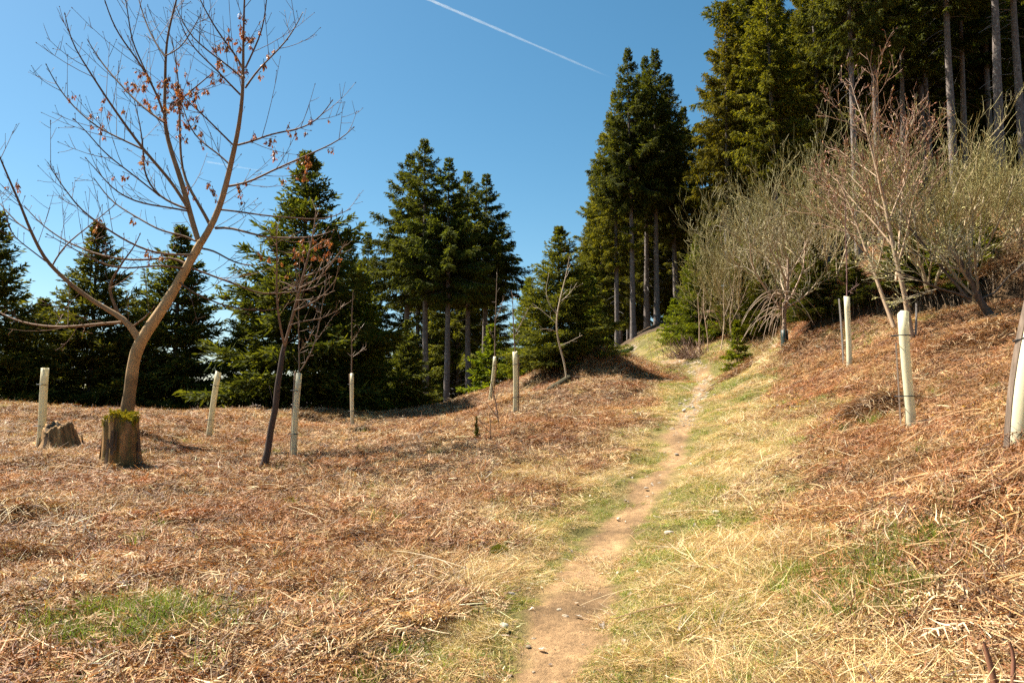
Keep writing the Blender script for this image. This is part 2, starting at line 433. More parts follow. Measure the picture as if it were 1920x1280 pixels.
def zones(x, y):
    x = np.ravel(x); y = np.ravel(y)
    s = path_s(x, y); a = np.abs(s)
    n1 = fbm(x, y, 1.1, 41); n2 = fbm(x, y, .7, 57); n3 = fbm(x, y, 2.4, 71)
    up = smooth(9, 20, y)
    hw = .20 - .06 * up + .08 * smooth(6.5, 4.5, y)
    dirt = 1 - smooth(hw - .08, hw + .1, a + (n2 - .5) * .5 + (fbm(x, y, .22, 61) - .5) * .22 + smooth(28, 31, y) * .6 - .3 * smooth(24, 27, y) * smooth(31, 28, y))
    dirt = dirt * smooth(45, 38, y)
    vg = np.where(s > 0, smooth(2.3 + .9 * up, .9, a + (n3 - .5) * 1.2), smooth(1.4 + .9 * up, .6, a + (n3 - .5) * .8))
    vs = np.where(s > 0, smooth(2.3 + .5 * up, 1.1, a + (n3 - .5) * 1.6), smooth(1.5 + .3 * up, .5, a + (n3 - .5) * 1.2))
    g = vg * smooth(.22, .46, n1 + .08 * up); st = vs * smooth(.36, .58, 1 - n1 + .08 * smooth(1.0, 1.6, a))
    for q, rx, ry, k in PG:
        g = np.maximum(g, k * np.exp(-((x - q[0]) / rx) ** 2 - ((y - q[1]) / ry) ** 2) * smooth(.25, .55, n2 + .1))
    for q, rx, ry, k in PS:
        st = np.maximum(st, k * np.exp(-((x - q[0]) / rx) ** 2 - ((y - q[1]) / ry) ** 2) * smooth(.2, .5, n1 + .1))
    far = smooth(32, 42, y)
    b = np.clip(1 - g * .9 - st * .9, .0, 1)
    g, st, b = g * (1 - dirt), st * (1 - dirt), b * (1 - dirt)
    return dirt, g, st, b, s

def build_ground():
    nx, ny = 460, 560
    def warp(n, c, lo, hi, k):
        a = math.asinh((lo - c) / k); b = math.asinh((hi - c) / k)
        return c + k * np.sinh(np.linspace(a, b, n))
    xs = warp(nx, .6, -1800, 1800, 3.2); ys = warp(ny, 6.0, -900, 2600, 3.6)
    X, Y = np.meshgrid(xs, ys); x = X.ravel(); y = Y.ravel()
    z = height(x, y)
    dirt, g, st, b, s = zones(x, y)
    n = fbm(x, y, .35, 91)[:, None]; nb = fbm(x, y, 1.7, 93)[:, None]
    cd = np.array([.25, .152, .074]) * (.35 + 1.3 * n); cg = np.array([.12, .11, .03]) * (.7 + .5 * n)
    cs = np.array([.25, .165, .07]) * (.7 + .5 * n); cb = np.array([.105, .055, .027]) * (.65 + .7 * n)
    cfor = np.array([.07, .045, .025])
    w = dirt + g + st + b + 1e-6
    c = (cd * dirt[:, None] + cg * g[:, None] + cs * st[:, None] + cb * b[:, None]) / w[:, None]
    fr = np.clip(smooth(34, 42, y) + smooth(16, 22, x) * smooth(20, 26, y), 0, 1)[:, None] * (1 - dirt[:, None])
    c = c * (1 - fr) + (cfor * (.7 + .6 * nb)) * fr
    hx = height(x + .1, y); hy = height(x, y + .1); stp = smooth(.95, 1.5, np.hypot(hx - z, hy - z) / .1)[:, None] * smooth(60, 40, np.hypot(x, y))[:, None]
    c = c * (1 - stp) + np.array([.045, .03, .018]) * stp  # bare soil on steep faces, with the bank's shade painted into its dark colour
    rr = smooth(120, 220, np.hypot(x, y))[:, None]
    c = c * (1 - rr) + np.array([.06, .08, .03]) * rr
    m = Mesh()
    i = np.arange(nx - 1)[None] + np.arange(ny - 1)[:, None] * nx
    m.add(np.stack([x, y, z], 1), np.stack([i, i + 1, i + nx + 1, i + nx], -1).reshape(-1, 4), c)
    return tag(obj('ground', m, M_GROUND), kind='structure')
build_ground()

# ------------------------------------------------------------------ spruces
def spruce_parts(seed, H, zb, R, whorl, per, tall, dens=1.0, tone=(1, 1, 1), full=1.0, leader=.5):
    """trunk mesh, crown mesh, dead-branch mesh of one spruce of height H, crown from zb up, widest radius R"""
    g = np.random.default_rng(seed)
    tr = Mesh(); cr = Mesh(); dead = Mesh()
    tone = np.array(tone)
    nz = 14; zz = np.linspace(-.4, H * .985, nz); wob = np.cumsum(g.normal(0, .012, (nz, 2)), 0)
    r0 = H * (.0115 if tall else .014)
    rad = r0 * np.clip(1 - zz / H, .03, 1) ** .75; rad[0] *= 1.35; rad[1] *= 1.02
    bc = np.array([.17, .135, .115]) if tall else np.array([.12, .09, .06])
    tr.path(np.column_stack([wob * (zz[:, None] > 0), zz]), rad, bc, 10)
    ax = lambda z: np.array([np.interp(z, zz, wob[:, 0]), np.interp(z, zz, wob[:, 1])])
    bs, bd, bL, bz = [], [], [], []
    z = zb
    side_bias = g.uniform(0, 6.28)
    while z < H - leader:
        t = (z - zb) / (H - zb)
        prof = (1 - t) ** (1.0 if tall else 1.0) * (smooth(-.12, .22, t) if tall else smooth(-.35, .1, t)) + .03
        n = max(4, int(per * (1 - .3 * t)))
        a0 = g.uniform(0, 6.28)
        for i in range(n):
            L = R * prof * g.uniform(.5, 1.22) * (1 + .1 * math.cos(a0 + i / n * 6.28 - side_bias))
            if tall and g.random() < .08 * (1 - t): L *= .5
            bs.append(z + g.normal(0, whorl * .3)); bd.append(a0 + i / n * 6.283 + g.normal(0, .22)); bL.append(max(L, .12)); bz.append(t)
        z += whorl * g.uniform(.75, 1.25) * (1 - .25 * t)
    # the star of shoots at the top
    for q in range(3):
        zq = H - leader * (1 - q * .33)
        for i in range(5):
            bs.append(zq); bd.append(i / 5 * 6.283 + q); bL.append(.34 * leader * (1 - .2 * q) + .05); bz.append(1.)
    S, D, L, T = map(np.array, (bs, bd, bL, bz))
    P0s, Ds, ls, ws, sd, cc = [], [], [], [], [], []
    for z0, a, l, t in zip(S, D, L, T):
        o = np.array([math.cos(a), math.sin(a), 0]); lat = np.array([-o[1], o[0], 0]); up = np.array([0, 0, 1.])
        e = np.interp(t, [0, .5, .9, 1], [-.10, .12, .55, .8]) + g.normal(0, .08) if tall else np.interp(t, [0, .5, .9, 1], [.02, .22, .6, .85]) + g.normal(0, .07)
        drp = (.42 if tall else .2) * (1 - t * .8) * g.uniform(.7, 1.3)
        k = 6; s = np.linspace(0, 1, k)
        zc = s * math.sin(e) - drp * s ** 2 + (.22 if tall else .16) * s ** 4
        c0 = ax(z0)
        pts = np.array([c0[0], c0[1], z0]) + l * (s[:, None] * math.cos(e) * o + zc[:, None] * up) + lat * (l * .06 * g.normal() * s[:, None] ** 2)
        cr.path(pts, .011 * math.sqrt(l) * np.linspace(1.2, .25, k) + .003, bc * .8, 3)
        nt_ = max(4, int(l / (.115 if tall else .115) * dens))
        q = np.sort(g.uniform(.1 if not tall else .22, 1, nt_ * 2)); q[-2:] = 1
        pp = np.stack([np.interp(q, s, pts[:, j]) for j in range(3)], 1)
        tg = nrm(np.stack([np.interp(q, s, np.gradient(pts[:, j])) for j in range(3)], 1))
        sg = np.where(np.arange(len(q)) % 2 == 0, 1., -1.)
        hang = (.85 if tall else .15) * (1 - .8 * t)
        dv = nrm(tg * g.uniform(.5, .9, (len(q), 1)) + lat * (sg * g.uniform(.3, .8 if tall else .9, len(q)))[:, None] - up * (hang * g.uniform(.4, 1.4, len(q)))[:, None] + g.normal(0, .12, (len(q), 3)))
        tl = np.minimum(np.clip((1 - q) * l * .45 + .12 + .1 * min(l, 1), .08, .5 if tall else .6), .07 + .38 * l) * g.uniform(.6, 1.25, len(q)) * full
        P0s.append(pp); Ds.append(dv); ls.append(tl)
    p = np.concatenate(P0s); d = np.concatenate(Ds); l = np.concatenate(ls); n = len(p)
    def col(n, lo=0., hi=1.):
        r = g.uniform(lo, hi, (n, 1)); dark = np.array([.026, .036, .010]); light = np.array([.145, .148, .02])
        return (dark + (light - dark) * r ** 1.4) * tone
    def sides(d):
        return nrm(np.cross(d, g.normal(0, 1, d.shape)))
    wd = .062 if tall else .055
    cr.kites(p, d, l, wd * 1.1, sides(d), col(n))
    ns = 6
    for j in range(ns):
        f = (j + .6) / ns
        q = p + d * (l * f)[:, None]
        sv = sides(d)
        if not tall: sv[:, 2] *= .5
        dd = nrm(d * .75 + nrm(sv) * .75 - np.array([0, 0, (.35 if tall else .0)]) + g.normal(0, .08, d.shape))
        cr.kites(q, dd, (l * .6 * (1.15 - f * .6) + .03) * g.uniform(.7, 1.2, n), wd, sides(dd), col(n, .1, 1.))
    # leader
    cr.kites(np.array([[0, 0, H - leader]] * 3) + np.append(ax(H - leader), 0), np.array([[0, 0, 1.]] * 3), leader * 1.05, .05, nrm(np.array([[1, 0, 0], [.5, .8, 0], [-.5, .8, 0.]])), col(3))
    if tall:
        nd = 46
        for i in range(nd):
            zz_ = g.uniform(.12 * H, zb + .12 * (H - zb)); a = g.uniform(0, 6.28); l_ = g.uniform(.25, 1.5) * (.5 + zz_ / zb * .5)
            o = np.array([math.cos(a), math.sin(a), 0]); s = np.linspace(0, 1, 4)
            pts = np.array([*ax(zz_), zz_]) + o * l_ * s[:, None] + np.array([0, 0, 1.]) * (l_ * (g.uniform(-.1, .15) * s - g.uniform(.1, .45) * s ** 2))[:, None]
            dead.path(pts, np.linspace(.016, .005, 4), np.array([.15, .13, .115]), 3)
    return tr.mesh('trunk', True), cr.mesh('crown'), (dead.mesh('dead_branches') if tall else None)

TALL = [spruce_parts(101, 20, 9.2, 3.7, .46, 8, True, full=1.2, leader=.9, tone=(.85, .88, .85), dens=1.2), spruce_parts(102, 20, 6.5, 3.7, .48, 8, True, tone=(1.45, 1.25, .8), full=1.1, leader=.9),
        spruce_parts(103, 20, 10.5, 3.7, .48, 8, True, full=1.1, leader=.9, tone=(.85, .88, .85), dens=1.2), spruce_parts(104, 20, 3.5, 3.7, .48, 8, True, full=1.25, tone=(1.2, 1.1, .85))]
YOUNG = [spruce_parts(201, 8, .35, 2.7, .27, 8, False, full=1.15), spruce_parts(202, 8, .25, 2.5, .26, 8, False, tone=(.95, 1, 1.15), full=1.15),
         spruce_parts(203, 8, .4, 2.9, .28, 7, False, leader=.9, full=1.15), spruce_parts(204, 8, .3, 2.6, .27, 7, False, tone=(1.45, 1.5, .8), leader=.7, full=1.15)]
SMALL = [spruce_parts(301, 3, .08, 1.05, .2, 6, False, dens=1.3, tone=(1.6, 1.75, .8), leader=.4), spruce_parts(302, 3, .05, .85, .18, 6, False, dens=1.3, tone=(1.05, 1.15, .95), leader=.35)]

def spruce(parts, nominal, px, d, H, label, group=None, wide=1.0, rz=None, top=None, lean=0):
    b = base_at(px, d)
    if top is not None: H = P(px, top, d)[2] - b[2]
    s = H / nominal
    t = thing('spruce_tree', b - np.array([0, 0, .03]), label, 'tree', group, rz if rz is not None else (px * 7.31 + d * 3.7) % 6.28, (s * wide, s * wide, s))
    t.rotation_euler[1] = lean + .016 * math.sin(px * 1.7 + d); t.rotation_euler[0] = .012 * math.sin(px * 2.9)
    for nm, me, mt in (('trunk', parts[0], M_BARK_SPRUCE), ('crown', parts[1], M_NEEDLE), ('dead_branches', parts[2], M_TWIG)):
        if me is not None:
            o = obj(nm, me, mt, t)
            if nm == 'dead_branches': o['kind'] = 'stuff'
    return t

G1 = 'spruces along the left edge of the clearing'
for k, px, d, top, w, lab in [
    (2, -25, 25, 395, 1.0, 'dark spruce cut off by the left edge of the picture'),
    (0, 165, 26.5, 418, .95, 'dark spruce behind the pale tree guard farthest left'),
    (1, 322, 27.5, 425, 1.05, 'dark spruce behind the leaning maple trunk with a spindly top'),
    (0, 566, 26.5, 285, 1.02, 'tallest broad dark spruce behind the thin black-stemmed sapling'),
    (1, 455, 27.5, 560, 1.2, 'low grey-green spruce left of the tallest broad dark spruce'),
    (3, 676, 27.5, 512, .8, 'slender lighter green young spruce behind the bare sapling in a guard'),
    (1, 760, 29, 600, .95, 'small bushy grey-green spruce at the foot of the tall grove'),
    (1, 60, 31, 560, 1.2, 'dim spruce showing between the two leftmost dark spruces'),
    (2, 245, 32, 560, 1.2, 'dim spruce filling the gap behind the leaning maple trunk'),
    (0, 700, 33, 640, 1.3, 'dim low spruce behind the slender young spruce'),
    ]:
    spruce(YOUNG[k], 8, px, d, None, lab, G1, w * 1.15, None, top)
G2 = 'tall grove of spruces left of the gap of sky'
for k, px, d, top, w, lab in [
    (2, 757, 50, 285, 1.0, 'tall spruce on the left flank of the grove with a drooping left side'),
    (2, 800, 47, 262, .95, 'tallest spruce of the grove with the spire top'),
    (2, 838, 46, 298, 1.0, 'tall spruce with the clearest pale bare trunk in the grove'),
    (2, 880, 50, 322, 1.05, 'tall spruce with a slim trunk near the right side of the grove'),
    (2, 908, 52, 325, 1.1, 'tall spruce on the right flank of the grove against the sky'),
    (3, 860, 58, 370, 1.1, 'tall spruce hidden at the back of the grove'),
    (3, 780, 60, 400, 1.1, 'tall spruce half hidden behind the left of the grove'),
    (3, 830, 66, 430, 1.2, 'dim spruce filling the middle of the grove behind the bare trunks'),
    (3, 905, 64, 440, 1.2, 'dim spruce behind the right flank of the grove'),
    (0, 650, 62, 428, .8, 'distant spruce top between the broad dark spruce and the grove'),
    (0, 690, 60, 435, .8, 'distant spruce top just left of the grove'),
    ]:
    spruce(TALL[k], 20, px, d, None, lab, G2, w * 1.12, None, top)
G3 = 'tall spruces at the top of the path'
for k, px, d, top, w, lab in [
    (1, 1158, 45, 170, .85, 'tall spruce on the left of the stand at the top of the path'),
    (0, 1188, 44, 93, .9, 'tall spruce with a bare trunk just left of the top of the path'),
    (0, 1213, 49, 105, .9, 'tall spruce in the middle of the stand at the top of the path'),
    (0, 1232, 45, 95, .95, 'tall spruce with a bare trunk right above the green young spruces'),
    (1, 1268, 49, 140, 1.0, 'tall spruce on the right of the stand at the top of the path'),
    (3, 1130, 52, 250, .95, 'dark spruce with low branches left behind the stand'),
    (3, 1215, 58, 230, 1.1, 'dark spruce filling the back of the stand above the path'),
    (3, 1290, 56, 200, 1.1, 'dark spruce in the gap between the two tall stands'),
    ]:
    spruce(TALL[k], 20, px, d, None, lab, G3, w, None, top)
G4 = 'tall spruces at the front of the right-hand forest'
for k, px, d, top, w, lab in [
    (1, 1365, 40, 5, .95, 'tall spruce with low golden branches at the left end of the right-hand forest'),
    (1, 1462, 38, -60, .95, 'tall golden-green spruce with a thin trunk above the pale shrubs'),
    (2, 1612, 31, -250, .8, 'tall spruce with a straight pale trunk behind the reddish bare tree'),
    (1, 1548, 40, -120, .9, 'tall dense spruce between the golden-green spruce and the straight pale trunk'),
    (2, 1655, 34, -200, .9, 'tall spruce with a dark trunk right behind the reddish bare tree'),
    (2, 1795, 31, -350, .9, 'tall spruce with a grey trunk and curved dead branches'),
    (2, 1877, 29.5, -450, .9, 'tall spruce with a knobbly lichen-grey trunk on the right slope'),
    (2, 1925, 30.5, -400, .9, 'tall spruce whose trunk stands nearest the right edge'),
    (2, 1700, 37, -150, .9, 'tall spruce with a dim trunk above the olive shrubs'),
    (2, 1815, 37, -200, .9, 'tall spruce with a shaded trunk behind the grey trunk'),
    (2, 1750, 41, -150, .9, 'tall spruce with a thin shaded trunk deep in the forest'),
    ]:
    spruce(TALL[k], 20, px, d, None, lab, G4, w, None, top)
_g = np.random.default_rng(7)
cells = [(x, y) for y in np.arange(43, 92, 5.2) for x in np.arange(6, 78, 4.6)]
for x, y in cells:
    x += _g.uniform(-1.6, 1.6); y += _g.uniform(-1.8, 1.8)
    u = x / y * FPX + 960
    if u > 2250 or u < 1090 or (u < 1345 and y < 58): continue
    t = thing('spruce_tree', (x, y, gz(x, y) - .1), 'one of the dark spruces deep in the right-hand forest', 'tree', 'dark spruces deep in the right-hand forest', _g.uniform(0, 6.28), 1.12 * _g.uniform(.9, 1.2) if u > 1380 else (P(u, 300, y)[2] - gz(x, y)) / 20 * _g.uniform(.75, 1.))
    pr = TALL[int(_g.choice([3, 3, 1, 0]))]
    obj('trunk', pr[0], M_BARK_SPRUCE, t); obj('crown', pr[1], M_NEEDLE, t)
for x, y, k in [(30, 22, 2), (33, 17, 0), (37, 25, 1), (42, 20, 3), (29, 33, 1), (35, 36, 0), (41, 33, 3), (-24, 20, 3), (-22, 26, 1)]:
    pass
G5 = 'young spruces on the mound left of the path'
for P_, nom, px, d, top, w, lab in [
    (YOUNG[0], 8, 1052, 23.6, 425, 1.3, 'bushy green spruce with a long bare leader behind the crooked white sapling'),
    (YOUNG[3], 8, 990, 26, 520, .95, 'bright green young spruce left of the bushy spruce on the mound'),
    (SMALL[0], 3, 925, 27.5, 610, 1.1, 'small yellow-green spruce at the left foot of the mound'),
    (SMALL[1], 3, 1108, 28, 520, 1.2, 'dark young spruce at the right shoulder of the mound'),
    ]:
    spruce(P_, nom, px, d, None, lab, G5, w, None, top)
G6 = 'young spruces under the pale shrubs'
for P_, nom, px, d, top, w, lab in [
    (SMALL[0], 3, 1383, 21.5, 600, 1.0, 'small green spruce beside the brushwood'),
    (YOUNG[3], 8, 1400, 27.5, 450, 1.2, 'shaded young spruce behind the pale shrubs'),
    (YOUNG[0], 8, 1500, 27, 440, 1.3, 'dark young spruce behind the tree with drooping dead branches'),
    (YOUNG[1], 8, 1570, 26, 470, 1.2, 'dark young spruce behind the far cream tree guard'),
    (SMALL[1], 3, 1668, 20.8, 500, 1.3, 'low dark spruce on the bank behind the reddish tree'),
    (YOUNG[0], 8, 1720, 25, 400, 1.3, 'dark young spruce behind the olive shrubs'),
    (YOUNG[3], 8, 1790, 25, 380, 1.2, 'green young spruce between the olive shrubs on the right slope'),
    ]:
    spruce(P_, nom, px, d, None, lab, G6, w, None, top)
for P_, nom, px, py, top, w, lab in [
    (YOUNG[3], 8, 1312, 648, 440, 1.0, 'vivid green young spruce at the left end of the pale shrubs'),
    (SMALL[0], 3, 1262, 640, 560, 1.15, 'low vivid green spruce nearest the top of the path'),
    (YOUNG[1], 8, 1690, 548, 420, 1.5, 'dark spruce thicket behind the stems of the reddish tree'),
    (YOUNG[3], 8, 1775, 530, 400, 1.4, 'green spruce thicket behind the olive shrubs'),
    (YOUNG[3], 8, 1850, 500, 395, 1.4, 'green spruce thicket below the lichen-grey trunk'),
    (YOUNG[1], 8, 1475, 600, 440, 1.4, 'dark spruce thicket behind the small drooping tree'),
    (YOUNG[0], 8, 1400, 625, 470, 1.3, 'dark spruce thicket under the left pale shrub'),
    (YOUNG[0], 8, 1530, 600, 455, 1.3, 'dark low spruce under the wide pale shrub'),
    (YOUNG[1], 8, 1600, 575, 470, 1.3, 'dark low spruce on the bank behind the far cream guard'),
    (SMALL[1], 3, 1745, 575, 490, 1.4, 'dark low spruce under the olive shrub right of the reddish tree'),
    (SMALL[1], 3, 1800, 560, 470, 1.5, 'dark low spruce behind the leaning dark trunk'),
    (YOUNG[3], 8, 1430, 628, 480, 1.1, 'green low spruce left of the drooping tree'),
    ]:
    q = ground_hit(px, py); spruce(P_, nom, px, q[1], None, lab, G6, w, None, top)

# ------------------------------------------------------------------ bare trees
def resample(pts, n):
    pts = np.asarray(pts, float); t = np.concatenate([[0], np.cumsum(np.linalg.norm(np.diff(pts, axis=0), axis=1))])
    s = np.linspace(0, t[-1], n)
    q = np.stack([np.interp(s, t, pts[:, k]) for k in range(pts.shape[1])], 1)
    for _ in range(2):
        q[1:-1] = (q[:-2] + 2 * q[1:-1] + q[2:]) / 4
    return q

def grow(m, g, p, d, L, r, lvl, cfg, out):
    """one branch and, from it, its side branches; out collects (point, direction, level) along fine twigs"""
    n = 6; seg = L / (n - 1); pts = [np.array(p, float)]; d = np.array(d, float); wob = cfg['wob']; tro = cfg['tro'][lvl]
    for i in range(n - 1):
        d = d + g.normal(0, wob, 3) + np.array([0, 0, tro]); d /= np.linalg.norm(d)
        pts.append(pts[-1] + d * seg)
    pts = np.array(pts)
    rr = np.linspace(r, max(r * cfg.get('taper', .45), cfg['rmin']), n)
    c = np.array(cfg['col'][min(lvl, len(cfg['col']) - 1)]) * g.uniform(.8, 1.2)
    m.path(pts, rr, c, 8 if r > .05 else (5 if r > .02 else 3))
    if lvl >= cfg['min_out']:
        for i in range(1, n): out.append((pts[i], nrm(pts[i] - pts[i - 1]), lvl))
    if lvl >= cfg['levels']: return
    nc = cfg['n'][lvl]; t0 = cfg['t0'][lvl]
    nc = max(1, int(round(nc * g.uniform(.75, 1.25))))
    az = g.uniform(0, 6.28)
    for i in range(nc):
        t = t0 + (1 - t0) * (i + g.uniform(.2, .8)) / nc
        j = min(int(t * (n - 1)), n - 2); f = t * (n - 1) - j
        q = pts[j] * (1 - f) + pts[j + 1] * f; ax = nrm(pts[j + 1] - pts[j])
        az += 2.4 + g.normal(0, .4)
        a = nrm(np.cross(ax, np.array([.3, .2, 1.]) if abs(ax[2]) < .9 else np.array([1., 0, 0]))); b = np.cross(ax, a)
        an = cfg['ang'][lvl] * g.uniform(.7, 1.3)
        dd = ax * math.cos(an) + (a * math.cos(az) + b * math.sin(az)) * math.sin(an)
        grow(m, g, q, dd, L * cfg['ratio'][lvl] * g.uniform(.7, 1.25) * (1.15 - .5 * t), max(np.interp(t, [0, 1], [rr[0], rr[-1]]) * .6, cfg['rmin']), lvl + 1, cfg, out)

def buds(m, g, out, n, size, cols):
    if not out: return
    idx = g.integers(0, len(out), n)
    p = np.array([out[i][0] for i in idx]) + g.normal(0, .01, (n, 3)); d = nrm(np.array([out[i][1] for i in idx]) + g.normal(0, .5, (n, 3)))
    c = np.array(cols)[g.integers(0, len(cols), n)] * g.uniform(.7, 1.3, (n, 1))
    m.kites(p, d, size * g.uniform(.6, 1.4, n), size * .45, nrm(np.cross(d, g.normal(0, 1, (n, 3)))), c)

# --- the leaning maple on the left: limbs traced, each given its own depth
MD = 14.5
mb = base_at(232, MD)
maple = thing('maple_tree', mb, 'leaning bare maple hung with brown seed clusters behind the mossy stump', 'tree')
gm = np.random.default_rng(11)
def traced(pl, d0, k, n=None, base=mb):
    """polyline of (px, py, radius px) -> local points and radii; depth drifts by k metres per metre of run"""
    a = np.array(pl, float); n = n or max(6, len(a) * 2); a = resample(a, n)
    run = np.concatenate([[0], np.cumsum(np.hypot(*np.diff(a[:, :2], axis=0).T))]) * d0 / FPX
    d = d0 + k * run + .05 * np.sin(run * 2.3 + k * 9)
    pts = np.array([P(x, y, dd) for (x, y, _), dd in zip(a, d)]) - base
    return pts, a[:, 2] * d / FPX, d
TRUNK = [(228,825,20),(234,795,17.5),(240,760,16),(246,715,15),(252,665,15),(266,635,15),(290,600,14),(320,555,12.8),(345,510,11.5),(368,470,10.5),(378,452,9.5)]
tm = Mesh()
pts, rr, dd = traced(TRUNK, MD, 0, 26); rr = rr * (.72 + .4 * np.exp(-np.arange(26) * .9)) * (1 + .03 * np.sin(np.arange(26) * 1.9))
colr = np.array([[.40, .26, .125]] * 26); ppy = resample(np.array(TRUNK, float), 26)[:, 1]
colr = np.where((ppy > 716)[:, None], colr * .5, colr); colr[np.abs(ppy - 714) < 7] *= .45
tm.path(pts, rr, colr, 14)
obj('trunk', tm, M_BARK_MAPLE, maple)
A_ = [(374,458,7),(363,425,7),(355,395,7),(345,355,6.5),(335,325,6.2),(318,275,5.5),(309,240,5),(308,210,4.5),(310,150,3.6),(310,105,3.2),(315,60,2.6),(328,12,2.2),(338,-30,1.8),(345,-80,1)]
B_ = [(378,454,9),(400,420,8),(420,365,7.5),(432,310,6.8),(442,270,6),(450,225,5.2),(455,180,4.6),(456,140,4),(456,90,3.2),(457,40,2.6),(459,-20,2),(462,-80,1.2)]
LIMBS = [
 (A_, .12), (B_, -.15),
 ([(395,424,4.5),(372,380,4),(350,350,3.6),(340,320,3.2),(337,260,2.8),(337,180,2.2),(332,130,1.6),(322,70,1)], .35),
 ([(352,390,4.5),(325,345,4.2),(290,305,4),(268,280,3.8),(235,235,3.2),(200,185,2.6),(165,130,2.1),(145,100,1.8),(130,70,1.5),(122,28,1)], -.25),
 ([(268,280,2.6),(225,260,2.3),(180,238,2),(145,208,1.8),(120,180,1.6),(100,150,1.4),(87,122,1)], .3),
 ([(308,230,3),(285,215,2.8),(255,190,2.4),(225,158,2.1),(200,130,1.9),(178,100,1.6),(164,75,1)], .4),
 ([(306,212,3.2),(300,190,3),(280,150,2.6),(260,115,2.3),(240,90,2.1),(218,58,1.9),(205,28,1.6),(193,-10,1.2)], -.3),
 ([(285,158,2.4),(275,140,2.2),(262,110,2),(248,80,1.8),(243,50,1.6),(236,0,1.2),(230,-30,.8)], .1),
 ([(310,108,2.4),(290,80,2.1),(272,40,1.8),(260,0,1.4),(250,-40,.9)], .5),
 ([(309,215,2.2),(335,190,2),(365,165,1.8),(395,140,1.2)], -.4),
 ([(310,105,1.8),(335,95,1.6),(352,72,1.4),(375,30,1)], .3),
 ([(456,148,2.6),(430,125,2.3),(395,100,2),(365,75,1.7),(350,58,1.5),(330,12,1)], .3),
 ([(455,182,2.6),(430,157,2.3),(405,130,2),(375,102,1.8),(352,78,1.6),(338,40,1)], -.35),
 ([(457,132,2.8),(440,100,2.5),(415,70,2.2),(395,38,1.8),(372,-5,1.3),(360,-40,.9)], .15),
 ([(460,128,2.4),(480,85,2.1),(493,55,1.8),(500,0,1.4),(503,-40,.9)], -.2),
 ([(460,165,2.6),(480,135,2.3),(510,105,2),(535,80,1.7),(555,50,1.4),(567,25,.9)], .35),
 ([(437,272,2.4),(405,240,2.1),(375,210,1.8),(345,185,1.5),(325,160,1)], -.45),
 ([(430,308,2.4),(400,280,2.1),(372,265,1.9),(352,232,1.5),(340,190,1)], .4),
 ([(446,272,2.8),(475,265,2.5),(505,252,2.2),(540,246,2),(570,240,1.8),(600,222,1.5),(622,190,1)], -.3),
 ([(425,350,3.2),(465,344,2.9),(500,325,2.6),(545,305,2.3),(590,285,2),(620,272,1.7),(645,258,1.4),(662,240,.9)], .25),
 ([(404,428,3.4),(420,424,3.2),(461,435,2.8),(501,446,2.4),(573,446,2),(603,443,1.6),(623,433,1)], -.25),
 ([(410,393,2.6),(418,393,2.4),(461,399,2.2),(501,405,2),(542,408,1.8),(603,413,1.5),(633,404,1.2),(655,393,.9)], .35),
 ([(380,466,2.6),(400,469,2.4),(416,479,2.2),(440,492,2),(471,499,1.6),(491,496,1)], -.5),
 ([(352,500,3),(375,508,2.7),(400,518,2.5),(451,536,2.3),(487,553,2.1),(514,550,1.9),(566,547,1.7),(593,540,1.4),(619,520,.9)], .2),
 ([(335,528,2.4),(360,548,2.2),(400,564,2.1),(420,575,2),(481,582,1.8),(514,583,1.6),(542,569,1.3),(575,552,.9)], -.35),
 ([(262,640,9),(248,613,8.5),(231,596,7.5),(210,585,6.5),(169,561,5.6),(131,532,5),(101,504,4.5),(82,484,4.2),(69,456,3.8),(56,431,3.5),(39,385,3),(21,346,2.5),(8,314,2.1),(-5,285,1.6),(-20,240,1)], -.2),
 ([(229,604,4.2),(187,607,3.8),(131,613,3.4),(94,613,3),(56,608,2.7),(19,598,2.3),(0,587,2),(-40,560,1)], .4),
 ([(223,590,4.2),(210,561,3.8),(203,542,3.4),(208,527,3),(225,499,2.4),(236,482,2),(251,465,1.6),(262,440,1)], .1),
 ([(97,500,2.2),(112,472,2),(135,448,1.8),(165,426,1.5),(190,405,1.3),(217,383,.9)], .5),
 ([(249,612,2.4),(277,592,2),(288,576,1.2)], -.5),
 ([(350,496,3.2),(330,480,3),(300,484,2.9),(273,488,2.8),(221,486,2.5),(176,475,2.3),(127,455,2),(88,430,1.7),(62,406,1.4),(45,385,.9)], .35),
 ([(345,503,2.8),(300,496,2.5),(232,505,2.2),(206,501,2),(169,484,1.7),(130,462,1.4),(90,440,.9)], -.3),
 ([(362,478,3.2),(330,478,3),(293,475,2.8),(254,461,2.6),(215,439,2.4),(176,412,2.1),(146,389,1.9),(127,361,1.6),(107,336,1.3),(91,307,.9)], -.1),
 ([(366,452,2.6),(345,440,2.5),(309,436,2.4),(281,422,2.2),(244,400,2),(215,383,1.8),(195,361,1.5),(176,334,1)], .3),
 ([(354,396,2.5),(330,391,2.4),(262,381,2.1),(225,365,1.9),(205,348,1.6),(189,328,1.4),(162,298,.9)], -.4),
 ([(352,392,3),(330,385,2.9),(305,372,2.7),(289,359,2.6),(273,332,2.3),(269,314,2.1),(269,280,1.9),(262,230,1.5),(252,190,1)], .2),
 ([(300,368,2),(283,354,2),(234,316,1.8),(195,287,1.6),(166,250,1.4),(140,225,.9)], -.5),
 ([(58,434,2),(40,425,1.8),(20,405,1.5),(0,382,1)], .5),
 ([(86,490,1.8),(60,470,1.6),(40,455,1.4),(22,440,1.2),(14,415,.9)], -.5),
]
twm = Mesh(); fine = []
